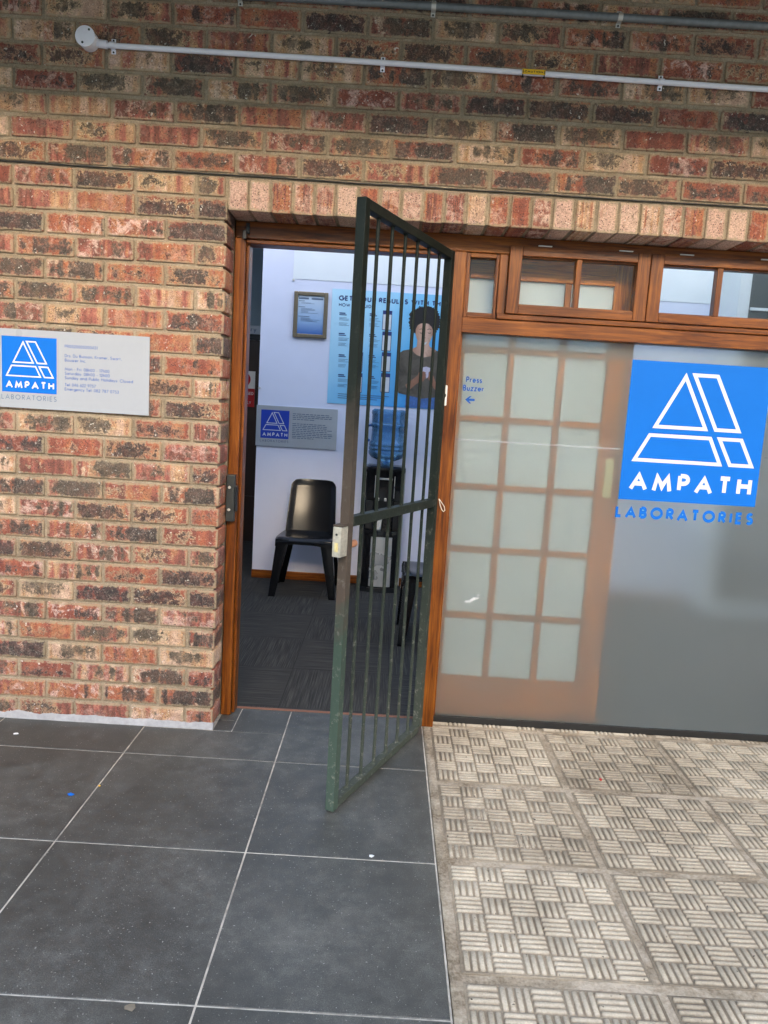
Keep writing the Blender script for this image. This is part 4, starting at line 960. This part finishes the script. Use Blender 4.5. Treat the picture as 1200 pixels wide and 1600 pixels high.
# silver plaque
pq = tag(empty('silver_plaque', (-0.04, YB, 1.195)), 'silver notice plaque with deep blue logo square at the left edge of the lilac wall', 'plaque')
boxobj('plaque_panel', -0.312, 0.309, -0.008, -0.0015, -0.155, 0.155, MT['sign_grey'], pq, 0.001)
emblem_sign(pq, -0.276, -0.094, 0.216, -0.0082, 0.0005, MT['logo_navy'], MT['logo_white'], MT['text_grey'])
bm = bmesh.new(); random.seed(11)
for z_ in (0.103, 0.089, 0.076, 0.062, 0.028, 0.014, 0.001, -0.013, -0.027, -0.041, -0.054, -0.068, -0.081):
    x_ = -0.034; end = 0.265-random.uniform(0, .05) if z_ not in (0.062, -0.081) else 0.12
    while x_ < end:
        l = random.uniform(.012, .036); add_box(bm, x_, x_+l, -0.0092, -0.0084, z_-0.0026, z_+0.0026); x_ += l+.006
obj('printed_lines', bm, MT['text_grey'], pq)
# poster
ps = tag(empty('results_poster', (0.60, YB, 1.82)), 'large blue poster of a woman with a phone above the water cooler', 'poster')
def pr(x, z_): return (x-0.60, z_-1.82)
N = NT('poster_print'); co = N.sep(N.coord())
t = N.ma('ADD', N.mr(co[0], -0.45, 0.25, 0.0, 0.6), N.ma('ADD', N.mr(co[2], 0.45, -0.45, 0, 0.55), N.ma('MULTIPLY', N.ma('SUBTRACT', N.noise(N.coord(), 2.2, 2), 0.5), 0.5)))
N.pbr(N.ramp(t, [(0.0, (0.52, 0.78, 0.93)), (0.45, (0.36, 0.68, 0.90)), (0.75, (0.14, 0.50, 0.82)), (1.0, (0.05, 0.34, 0.72))]), 0.22, spec=0.5)
boxobj('poster_sheet', 0.182-0.60, 1.34-0.60, -0.004, -0.001, 1.395-1.82, 2.243-1.82, N.m, ps, 0)
navy = MT['logo_navy']; dk = simple('printed_navy', (0.015, 0.035, 0.16), 0.5, var=0.02, bump=0)
text('headline_lettering', [('GET YOUR RESULTS WITH THE AMPATH', 0.233-0.60, 2.160-1.82, 1.045)], dk, ps, -0.0046, 0.038, 0.24, 0.16)
text('subhead_lettering', [('HOW TO GUIDE', 0.236-0.60, 2.117-1.82, 0.262)], dk, ps, -0.0046, 0.025, 0.20, 0.16)
def flat(name, pts, mat, lay, parent=ps):
    P = [pr(*q) for q in pts]; bm = bmesh.new(); add_prism(bm, P, -0.0044-0.0005*lay, -0.0041-0.0005*(lay-1)); bmesh.ops.recalc_face_normals(bm, faces=bm.faces[:])
    bmesh.ops.triangulate(bm, faces=[f for f in bm.faces if len(f.verts) > 4]); return obj(name, bm, mat, parent)
def print_mat(name, stops, scale=7.0, axis=0, lo=0.1, hi=0.45, amt=0.35):
    N = NT(name); co = N.sep(N.coord()); g = N.mr(co[axis], lo, hi)
    t = N.ma('ADD', N.ma('MULTIPLY', g, 1-amt), N.ma('MULTIPLY', N.noise(N.coord(), scale, 4, 0.65, 0.5), amt)); N.pbr(N.ramp(t, stops), 0.35); return N.m
skin = print_mat('printed_skin', [(0.1, (0.50, 0.25, 0.16)), (0.5, (0.30, 0.13, 0.08)), (0.8, (0.42, 0.20, 0.13))], 30, 0, 0.15, 0.45, 0.5); skinl = print_mat('printed_skin_light', [(0.25, (0.46, 0.24, 0.16)), (0.45, (0.62, 0.37, 0.27)), (0.62, (0.66, 0.42, 0.32)), (0.8, (0.36, 0.17, 0.11))], 18, 0, 0.21, 0.36, 0.4)
hairm = simple('printed_hair', (0.012, 0.009, 0.010), 0.5, bump=0); topm = print_mat('printed_jersey', [(0.3, (0.055, 0.045, 0.036)), (0.5, (0.14, 0.115, 0.09)), (0.7, (0.085, 0.07, 0.055))], 9, 0, 0.1, 0.5, 0.8); jean = simple('printed_denim', (0.06, 0.15, 0.40), 0.5, var=0.5, bump=0, scale=70)
hair = [(0.771, 2.098), (0.791, 2.12), (0.826, 2.135), (0.842, 2.153), (0.869, 2.149), (0.903, 2.16), (0.939, 2.151), (0.976, 2.131), (0.996, 2.09), (1.004, 2.047), (0.998, 2.004), (0.974, 1.968), (0.957, 1.958), (0.924, 1.95), (0.836, 1.95), (0.829, 1.95), (0.802, 1.962), (0.778, 1.986), (0.769, 2.033)]
hh = []
for i, p in enumerate(hair):
    q = hair[(i+1) % len(hair)]
    for k in range(5):
        t_ = k/5; X = p[0]+(q[0]-p[0])*t_; Z_ = p[1]+(q[1]-p[1])*t_; d = math.hypot(X-.885, Z_-2.05); e = 0.006*math.sin(i*7.1+k*2.9); hh.append((X+(X-.885)/d*e, Z_+(Z_-2.05)/d*e))
flat('printed_woman_hair', hh, hairm, 2)
flat('printed_woman_neck', [(0.841, 1.899), (0.927, 1.885), (0.937, 1.861), (0.990, 1.838), (0.960, 1.788), (0.894, 1.770), (0.835, 1.790), (0.790, 1.827), (0.838, 1.856)], skinl, 1)
flat('printed_woman_jeans', [(0.782, 1.51), (0.843, 1.48), (0.986, 1.48), (1.045, 1.50), (1.054, 1.399), (0.776, 1.399)], jean, 1)
flat('printed_woman_jersey', [(0.797, 1.835), (0.839, 1.796), (0.894, 1.778), (0.955, 1.793), (0.988, 1.834), (1.02, 1.830), (1.060, 1.815), (1.085, 1.75), (1.10, 1.62), (1.09, 1.53), (1.045, 1.49), (0.905, 1.471), (0.779, 1.492), (0.724, 1.502), (0.708, 1.541), (0.702, 1.637), (0.704, 1.751), (0.714, 1.804), (0.74, 1.822)], topm, 2)
flat('printed_woman_face', [(0.823, 1.984), (0.838, 2.015), (0.860, 2.028), (0.89, 2.032), (0.918, 2.028), (0.94, 2.009), (0.954, 1.98), (0.953, 1.949), (0.942, 1.914), (0.927, 1.878), (0.906, 1.858), (0.879, 1.856), (0.858, 1.872), (0.836, 1.912), (0.824, 1.95)], skinl, 3)
flat('printed_woman_mouth', [(0.868, 1.893), (0.888, 1.886), (0.915, 1.896), (0.905, 1.876), (0.884, 1.872)], MT['logo_white'], 4)
for a in ((0.852, 1.963), (0.913, 1.966)): flat('printed_woman_eye', [(a[0], a[1]), (a[0]+0.012, a[1]-0.004), (a[0]+0.026, a[1]), (a[0]+0.024, a[1]-0.007), (a[0]+0.010, a[1]-0.009)], hairm, 4); flat('printed_woman_brow', [(a[0]-.002, a[1]+.018), (a[0]+.013, a[1]+.024), (a[0]+.028, a[1]+.018), (a[0]+.027, a[1]+.022), (a[0]+.013, a[1]+.028), (a[0]-.002, a[1]+.022)], hairm, 4)
flat('printed_woman_nose', [(0.880, 1.925), (0.893, 1.918), (0.904, 1.925), (0.895, 1.928)], skin, 4)
flat('printed_woman_arm', [(0.770, 1.567), (0.833, 1.619), (0.867, 1.652), (0.894, 1.64), (0.879, 1.6), (0.837, 1.562), (0.794, 1.52)], skin, 3)
flat('printed_woman_arm', [(0.984, 1.637), (1.0, 1.60), (1.03, 1.565), (1.06, 1.54), (1.03, 1.52), (0.986, 1.555), (0.965, 1.60)], skin, 3)
flat('printed_phone', [(0.885, 1.703), (0.921, 1.712), (0.954, 1.703), (0.950, 1.640), (0.926, 1.624), (0.881, 1.662)], simple('printed_phone_case', (0.62, 0.55, 0.66), 0.4, bump=0), 4)
flat('printed_woman_hand', [(0.862, 1.650), (0.868, 1.668), (0.885, 1.672), (0.905, 1.676), (0.922, 1.668), (0.918, 1.657), (0.926, 1.650), (0.920, 1.642), (0.926, 1.634), (0.918, 1.622), (0.906, 1.601), (0.875, 1.600)], skin, 5)
flat('printed_woman_hand', [(0.941, 1.669), (0.953, 1.682), (0.966, 1.672), (0.984, 1.637), (0.986, 1.584), (0.959, 1.600), (0.938, 1.625), (0.942, 1.648)], skin, 5)
# phone screens and lines of print on the poster
for (x_, z_) in [(0.362, 1.957), (0.366, 1.803), (0.371, 1.648), (0.375, 1.492), (0.572, 1.966), (0.577, 1.812), (0.582, 1.658), (0.585, 1.503)]:
    a, b = pr(x_, z_); hs = boxobj('printed_handset', a-0.003, a+0.067, -0.0052, -0.0043, b-0.003, b+0.141, dk, ps, 0); boxobj('printed_screen', a+0.001, a+0.063, -0.0058, -0.0054, b+0.002, b+0.112, MT['logo_white'], hs, 0)
random.seed(21)
for (x_, z_) in [(0.243, 2.068), (0.246, 1.918), (0.253, 1.760), (0.257, 1.612), (0.471, 2.075), (0.476, 1.923), (0.480, 1.768), (0.484, 1.612)]:
    ph = bmesh.new(); a, b = pr(x_, z_); add_box(ph, a, a+0.045, -0.0052, -0.0044, b-0.003, b+0.005); add_box(ph, a, a+0.055, -0.0052, -0.0044, b-0.014, b-0.008)
    for k in range(6): add_box(ph, a, a+random.uniform(.05, .085), -0.0050, -0.0045, b-0.032-0.009*k-(0.012 if k > 2 else 0), b-0.030-0.009*k-(0.012 if k > 2 else 0))
    obj('printed_text_block', ph, dk, ps)
ph = bmesh.new()
for k, z_ in enumerate((1.470, 1.455, 1.440)): a, b = pr(0.262, z_); add_box(ph, a, a+(0.39, 0.36, 0.30)[k], -0.0050, -0.0045, b-0.002, b+0.002)
obj('printed_text_block', ph, dk, ps)

# water cooler
wcx, wcy = 0.662, 2.600
co_ = tag(empty('water_cooler', (wcx, wcy, 0)), 'black and silver water cooler carrying a blue bottle against the lilac wall', 'water cooler')
def plan(hw, yf, yb2, bulge, n=14):
    pts = [(-hw, yb2), (-hw, yf+0.02)]
    for i in range(n+1):
        t_ = -1+2*i/n; pts.append((t_*hw*0.93, yf-bulge*(1-t_*t_)))
    return pts+[(hw, yf+0.02), (hw, yb2)]
def ploft(name, secs, mat, parent, smooth=True):
    bm = bmesh.new(); rings = [[bm.verts.new((a, b, z_)) for a, b in pl] for pl, z_ in secs]; n = len(rings[0])
    for A, B in zip(rings, rings[1:]):
        for i in range(n): bm.faces.new((A[i], A[(i+1) % n], B[(i+1) % n], B[i]))
    bm.faces.new(rings[0][::-1]); bm.faces.new(rings[-1]); bmesh.ops.recalc_face_normals(bm, faces=bm.faces[:]); return obj(name, bm, mat, parent, smooth=smooth)
gl_black = simple('gloss_black_plastic', (0.010, 0.010, 0.012), 0.16, bump=0.02)
ploft('cooler_body', [(plan(0.145, -0.080, 0.12, 0.030), 0.012), (plan(0.143, -0.078, 0.12, 0.030), 0.44)], gl_black, co_)
ploft('cooler_base', [(plan(0.152, -0.088, 0.125, 0.036), 0.0), (plan(0.150, -0.086, 0.125, 0.035), 0.034)], MT['black'], co_)
ploft('steel_front', [(plan(0.086, -0.106, -0.06, 0.012), 0.046), (plan(0.084, -0.104, -0.06, 0.012), 0.424)], MT['chrome'], co_)
ploft('cooler_shoulder', [(plan(0.143, -0.078, 0.12, 0.030), 0.4405), (plan(0.142, -0.076, 0.12, 0.03), 0.47)], gl_black, co_)
ploft('tap_recess', [(plan(0.070, 0.015, 0.12, 0.0), 0.4705), (plan(0.070, 0.015, 0.12, 0.0), 0.70)], MT['black'], co_)
for s in (-1, 1): boxobj('cooler_cheek', min(s*0.0705, s*0.141), max(s*0.0705, s*0.141), -0.075, 0.12, 0.4705, 0.70, gl_black, co_, 0.012, 3); boxobj('side_trim', min(s*0.1425, s*0.150), max(s*0.1425, s*0.150), -0.062, 0.115, 0.05, 0.93, simple('grey_side_panel', (0.30, 0.31, 0.33), 0.35), co_, 0.003)
ploft('cooler_head', [(plan(0.141, -0.076, 0.12, 0.026), 0.7005), (plan(0.141, -0.074, 0.12, 0.022), 0.90), (plan(0.150, -0.080, 0.13, 0.026), 0.915), (plan(0.150, -0.080, 0.13, 0.026), 0.945), (plan(0.13, -0.06, 0.11, 0.026), 0.955)], gl_black, co_)
for x_ in (-0.045, 0.010): tp_ = cyl('tap', (x_, -0.02, 0.715), (x_, -0.115, 0.70), 0.012, MT['black'], co_, n=14, bevel=0.002); boxobj('tap_lever', x_-0.009, x_+0.009, -0.140, -0.112, 0.700, 0.722, MT['chrome'], tp_, 0.004)
boxobj('badge', -0.05, 0.055, -0.1035, -0.1005, 0.855, 0.870, simple('pewter_badge', (0.30, 0.31, 0.34), 0.3, metallic=0.4), co_, 0.001)
for x_ in (-0.072, 0.072): boxobj('chrome_strip', x_-0.002, x_+0.002, -0.0945, -0.088, 0.72, 0.885, MT['chrome'], co_, 0.001)
bt = bmesh.new(); prof = [(0.030, 0.955), (0.034, 0.985), (0.070, 0.995), (0.118, 1.015), (0.137, 1.040), (0.140, 1.060), (0.134, 1.066), (0.139, 1.074), (0.139, 1.090), (0.133, 1.097), (0.138, 1.105), (0.136, 1.125), (0.124, 1.140), (0.122, 1.20), (0.123, 1.235), (0.131, 1.246), (0.131, 1.262), (0.124, 1.270), (0.126, 1.33), (0.130, 1.345), (0.128, 1.362), (0.112, 1.374), (0.09, 1.370), (0.03, 1.366)]
add_lathe(bt, prof, 0, 0, 48); bmesh.ops.recalc_face_normals(bt, faces=bt.faces[:]); bo = obj('water_bottle', bt, MT['bottle'], co_, smooth=True)
bm = bmesh.new(); add_tube(bm, [(-0.135, -0.03, 1.135), (-0.155, -0.035, 1.15), (-0.158, -0.035, 1.20), (-0.152, -0.035, 1.245), (-0.130, -0.03, 1.252)], 0.010, 10); obj('bottle_handle', bm, simple('bottle_grip', (0.015, 0.10, 0.34), 0.3), bo, smooth=True)
bm = bmesh.new(); add_lathe(bm, [(0.024, 0.473), (0.0255, 0.49), (0.034, 0.575), (0.036, 0.577), (0.036, 0.581), (0.033, 0.581), (0.031, 0.573), (0.022, 0.478)], -0.036+wcx, -0.040+wcy, 28)
cu = obj('paper_cup', bm, MT['white'], None, smooth=True); tag(cu, 'white paper cup standing in the tap recess of the water cooler', 'cup')
# power cord on the floor
bm = bmesh.new(); add_tube(bm, [(0.535, 2.66, 0.012), (0.50, 2.70, 0.008), (0.45, 2.69, 0.007), (0.41, 2.66, 0.007), (0.40, 2.70, 0.008), (0.41, 2.72, 0.03)], 0.004, 8); tag(obj('power_cord', bm, MT['black'], smooth=True), 'black power cord lying on the carpet beside the water cooler', 'cord')

# chairs
def make_chair():
    root = empty('plastic_chair', (0, 0, 0)); m = MT['chair']
    # seat: dished slab with a rolled front edge
    bm = bmesh.new(); nx, ny = 16, 16; top = []; bot = []
    def hw(v): return 0.212-0.018*v+0.010*math.sin(v*math.pi)
    for i in range(nx+1):
        ra, rb = [], []
        for j in range(ny+1):
            u = -1+2*i/nx; v = j/ny; x_ = u*hw(v)*(1-0.05*(1-v)**6*abs(u)); y_ = -0.205+0.40*v
            z_ = 0.435-0.020*math.exp(-((u*1.2)**2))*math.sin(min(1, v*1.1)*math.pi*0.9)-0.012*(abs(u)**8)-0.030*max(0, 1-v*9)**1.6
            ra.append(bm.verts.new((x_, y_, z_))); rb.append(bm.verts.new((x_*0.985, y_+0.004*(1-2*v), z_-0.020)))
        top.append(ra); bot.append(rb)
    for i in range(nx):
        for j in range(ny):
            bm.faces.new((top[i][j], top[i+1][j], top[i+1][j+1], top[i][j+1])); bm.faces.new((bot[i][j], bot[i][j+1], bot[i+1][j+1], bot[i+1][j]))
    for i in range(nx): bm.faces.new((top[i][0], bot[i][0], bot[i+1][0], top[i+1][0])); bm.faces.new((top[i][ny], top[i+1][ny], bot[i+1][ny], bot[i][ny]))
    for j in range(ny): bm.faces.new((top[0][j], top[0][j+1], bot[0][j+1], bot[0][j])); bm.faces.new((top[nx][j], bot[nx][j], bot[nx][j+1], top[nx][j+1]))
    bmesh.ops.recalc_face_normals(bm, faces=bm.faces[:]); obj('seat', bm, m, root, smooth=True)
    # apron below the seat rim, arched at the front
    bm = bmesh.new()
    for sgn in (-1, 1):
        P = [(sgn*0.205, -0.200), (sgn*0.196, 0.19)]
        pr_ = None
        for k in range(9):
            t_ = k/8; x_ = P[0][0]+(P[1][0]-P[0][0])*t_; y_ = P[0][1]+(P[1][1]-P[0][1])*t_; dn = 0.055-0.030*math.sin(t_*math.pi)
            q = [bm.verts.new((x_, y_, 0.421)), bm.verts.new((x_-sgn*0.014, y_, 0.421)), bm.verts.new((x_-sgn*0.012, y_, 0.421-dn)), bm.verts.new((x_+sgn*0.002, y_, 0.421-dn))]
            if pr_:
                for kk in range(4): bm.faces.new((pr_[kk], q[kk], q[(kk+1) % 4], pr_[(kk+1) % 4]))
            else: bm.faces.new(q)
            pr_ = q
        bm.faces.new(pr_)
    pr_ = None
    for k in range(17):
        t_ = k/16; x_ = -0.19+0.38*t_; dn = 0.060-0.036*math.sin(t_*math.pi)**0.5
        q = [bm.verts.new((x_, -0.204, 0.409)), bm.verts.new((x_, -0.190, 0.412)), bm.verts.new((x_, -0.190, 0.412-dn)), bm.verts.new((x_, -0.204, 0.412-dn))]
        if pr_:
            for kk in range(4): bm.faces.new((pr_[kk], q[kk], q[(kk+1) % 4], pr_[(kk+1) % 4]))
        else: bm.faces.new(q)
        pr_ = q
    bm.faces.new(pr_); bmesh.ops.recalc_face_normals(bm, faces=bm.faces[:]); obj('seat_apron', bm, m, root, smooth=True)
    for sx in (-1, 1):
        for sy in (-1, 1):   # L-section tapered legs that splay outward
            bm = bmesh.new(); A = []
            tx_, ty_ = sx*0.198, (-0.196 if sy < 0 else 0.182); bx_, by_ = sx*0.240, (-0.215 if sy < 0 else 0.245)
            pr_ = None
            for k in range(7):
                t_ = k/6; cx = tx_+(bx_-tx_)*t_; cy = ty_+(by_-ty_)*t_; wl = 0.088-0.042*t_; wd_ = 0.080-0.034*t_; th_ = 0.014; z_ = 0.418*(1-t_)
                L6 = [(0, 0), (-sx*wl, 0), (-sx*wl, -sy*th_), (-sx*th_, -sy*th_), (-sx*th_, -sy*wd_), (0, -sy*wd_)]
                q = [bm.verts.new((cx+a, cy+b, z_)) for a, b in L6]
                if pr_:
                    for kk in range(6): bm.faces.new((pr_[kk], q[kk], q[(kk+1) % 6], pr_[(kk+1) % 6]))
                else: bm.faces.new(q)
                pr_ = q
            bm.faces.new(pr_); bmesh.ops.recalc_face_normals(bm, faces=bm.faces[:]); obj('leg', bm, m, root, 0.003, smooth=True)
    # backrest: curved shell with a raised border, on two posts that grow from the seat
    bm = bmesh.new(); nx, nz = 20, 20; F = []; B = []
    for i in range(nx+1):
        fa, fb = [], []
        for j in range(nz+1):
            u = -1+2*i/nx; v = j/nz; rc = 0.0
            hw_ = 0.188-0.020*v; 
            uu = u; 
            if v > 0.88: hw_ *= 1-0.16*((v-0.88)/0.12)**2.2
            x_ = uu*hw_; z_ = 0.425+0.385*v-0.010*max(0, abs(u)-0.6)**2*4*(v > 0.8)
            y_ = 0.170+0.085*v+0.020*v*v-0.022*(u*u)
            rim = max(abs(u), v if v > 0.5 else 0)
            y_ -= 0.006 if (abs(u) > 0.86 or v > 0.93) else 0.0
            fa.append(bm.verts.new((x_, y_, z_))); fb.append(bm.verts.new((x_, y_+(0.016 if abs(u) < .86 and v < .93 else 0.024), z_)))
        F.append(fa); B.append(fb)
    for i in range(nx):
        for j in range(nz): bm.faces.new((F[i][j], F[i+1][j], F[i+1][j+1], F[i][j+1])); bm.faces.new((B[i][j], B[i][j+1], B[i+1][j+1], B[i+1][j]))
    for i in range(nx): bm.faces.new((F[i][0], B[i][0], B[i+1][0], F[i+1][0])); bm.faces.new((F[i][nz], F[i+1][nz], B[i+1][nz], B[i][nz]))
    for j in range(nz): bm.faces.new((F[0][j], F[0][j+1], B[0][j+1], B[0][j])); bm.faces.new((F[nx][j], B[nx][j], B[nx][j+1], F[nx][j+1]))
    bmesh.ops.recalc_face_normals(bm, faces=bm.faces[:]); o = obj('backrest', bm, m, root, smooth=True)
    return root
ch = make_chair(); ch.location = (0.118, 2.400, 0); ch.rotation_euler = (0, 0, R(-1))
tag(ch, 'black plastic chair facing the doorway against the lilac wall', 'chair', 'black plastic waiting chairs')
ch2 = dup(ch, (1.005, 1.475, 0), R(-90)); tag(ch2, 'black plastic chair seen side on behind the gate bars, in front of the cooler', 'chair', 'black plastic waiting chairs')

# deep interior on the left: door, signs
fd = tag(empty('inner_door', (-0.95, 4.3, 0)), 'dark brown inner door at the far end behind the lilac wall', 'door')
boxobj('door_leaf', -0.40, 0.40, -0.045, -0.002, 0.45, 1.955, MT['dark_door'], fd, 0.003); boxobj('door_frame', -0.46, 0.46, -0.060, -0.046, 1.956, 2.010, MT['black'], fd, 0.002); boxobj('lower_panel', -0.40, 0.40, -0.045, -0.002, 0.0, 0.449, MT['dark_door'], fd, 0.002)
ls = tag(empty('laboratory_sign', (-0.95, 4.298, 2.055)), 'pale strip sign with dark lettering above the dark inner door', 'sign')
boxobj('sign_panel', -0.40, 0.40, -0.012, -0.001, -0.045, 0.040, MT['sign_grey'], ls, 0.001); text('lettering', [('Laboratory', -0.05, -0.018, 0.34)], MT['text_grey'], ls, -0.0125, 0.045, w=0.16, track=0.14)
ne = tag(empty('no_entry_sign', (-0.76, 4.252, 1.49)), 'red and white no entry sign on the dark inner door', 'sign')
boxobj('sign_plate', -0.125, 0.112, -0.008, -0.001, -0.170, 0.170, MT['white'], ne, 0.001); boxobj('red_band', -0.125, 0.112, -0.0095, -0.0085, -0.170, 0.005, MT['red'], ne, 0)
ds = cyl('red_disc', (-0.003, -0.0085, 0.090), (-0.003, -0.0105, 0.090), 0.072, MT['red'], ne, n=40); boxobj('white_bar', -0.050, 0.046, -0.0120, -0.0108, 0.078, 0.100, MT['white'], ds, 0)
text('lettering', [('AUTHORISED', -0.112, -0.055, 0.212), ('PATIENT', -0.10, -0.098, 0.150), ('ONLY', -0.005, -0.143, 0.085)], MT['white'], ne, -0.0100, 0.028, w=0.17, track=0.15)
# solid cupboard seen through the top lights; a dark sheet stands for its shaded opening
dk2 = tag(empty('store_cupboard', (3.50, YB, 0)), 'white cupboard with shelves on a dark front sheet near the right end of the back wall', 'cupboard')
boxobj('carcass', -0.42, 0.42, -0.30, -0.002, 0.002, 2.62, MT['white'], dk2, 0.003); boxobj('dark_front_sheet', -0.34, 0.42, -0.3035, -0.3005, 0.1, 2.50, MT['dark_steel'], dk2, 0); 
for z_ in (0.9, 1.6, 2.22): boxobj('shelf', -0.335, 0.415, -0.320, -0.304, z_, z_+0.02, MT['white'], dk2, 0.002)

# ------------------------------------------------------------------ OUTSIDE behind the camera (lights and reflections)
cn = tag(boxobj('walkway_canopy', -8, 12, -1.62, -0.004, 3.02, 3.30, simple('dark_boarded_soffit', (0.10, 0.075, 0.055), 0.8, var=0.3, scale=8), None, 0.01), 'flat dark boarded canopy slab over the walkway', 'canopy')
pil = tag(empty('walkway_pillar', (-2.4, -1.15, 0)), 'square cream plastered pillar at the left of the walkway edge', 'pillar', 'pillars along the walkway')
boxobj('shaft', -0.17, 0.17, -0.17, 0.17, 0.1502, 3.015, MT['plaster'], pil, 0.01); boxobj('plinth', -0.20, 0.20, -0.20, 0.20, -0.058, 0.15, MT['cement'], pil, 0.01)
p2 = dup(pil, (4.0, -1.15, 0), 0); tag(p2, 'square cream plastered pillar facing the frosted window', 'pillar', 'pillars along the walkway')
sw = tag(empty('side_building', (4.5, -3.9, 0)), 'white plastered side wall with flaking paint along its foot', 'building')
boxobj('wall', 0, 3.0, -2.29, 0, 0.12, 3.4, wall_paint('white_plaster', (0.78, 0.76, 0.70)), sw, 0.01); boxobj('flaking_foot', 0.004, 3.0, -2.29, -0.004, -0.06, 0.1195, MT['cement'], sw, 0.004)
ob = tag(empty('opposite_building', (0, -15.0, 0)), 'unseen long pale building across the yard with tall windows, sized to block the sun', 'building')
boxobj('wall', -24, 24, -6.0, 0, -0.058, 7.3, wall_paint('pale_plaster', (0.50, 0.47, 0.41)), ob, 0.01)  # unseen; height and distance set to shade the front and yard
boxobj('roof', -24.3, 24.3, -6.3, 0.30, 7.3005, 7.5, simple('tiled_roof', (0.30, 0.11, 0.07), 0.8), ob, 0.01)
for k in range(9):
    x_ = -12.3+2.9*k; wd = boxobj('window', x_, x_+1.2, 0.001, 0.05, 0.9, 2.9, MT['wood_z'], ob, 0.004)
    for a in (0.06, 0.63):
        for b in (0.06, 0.98): boxobj('pane', x_+a, x_+a+0.51, 0.0505, 0.056, 0.9+b, 0.9+b+0.86, simple('dark_window', (0.05, 0.06, 0.07), 0.08), wd, 0)

# ------------------------------------------------------------------ LITTER
def chip(name, x, y, s, mat, label, cat, h=0.002, group=None, z=0.0015):
    bm = bmesh.new(); n = random.randint(5, 7); pts = [(math.cos(2*math.pi*i/n)*s*random.uniform(.5, 1.1), math.sin(2*math.pi*i/n)*s*random.uniform(.35, .9)) for i in range(n)]
    add_prism(bm, pts, 0, h, 'xy'); bmesh.ops.recalc_face_normals(bm, faces=bm.faces[:]); o = obj(name, bm, mat, None, 0.0004); o.location = (x, y, z); tag(o, label, cat, group); return o
random.seed(9)
chip('paper_scrap', -0.747, -0.152, 0.012, MT['paper'], 'white paper scrap on the dark tiles near the foot of the brick wall', 'litter')
chip('plastic_scrap', -0.346, -0.573, 0.011, MT['logo_blue'], 'tiny blue plastic scrap on the dark floor tiles', 'litter', 0.003)
chip('paper_scrap', 0.690, -0.819, 0.011, MT['paper'], 'white paper scrap on the dark tiles in front of the gate', 'litter')
chip('seed_pod', 1.561, -0.257, 0.009, MT['red'], 'small red bead on the patterned pavers', 'litter', 0.006, None, 0.008)
chip('plastic_scrap', -0.275, -0.508, 0.005, MT['yellow'], 'tiny yellow crumb beside the blue scrap on the dark tiles', 'litter', 0.003)
chip('floor_stain', 0.160, -1.440, 0.016, simple('dried_mud', (0.20, 0.165, 0.12), 0.8, var=0.3), 'dried mud spot on the grout line between the front dark tiles', 'stain', 0.0006)
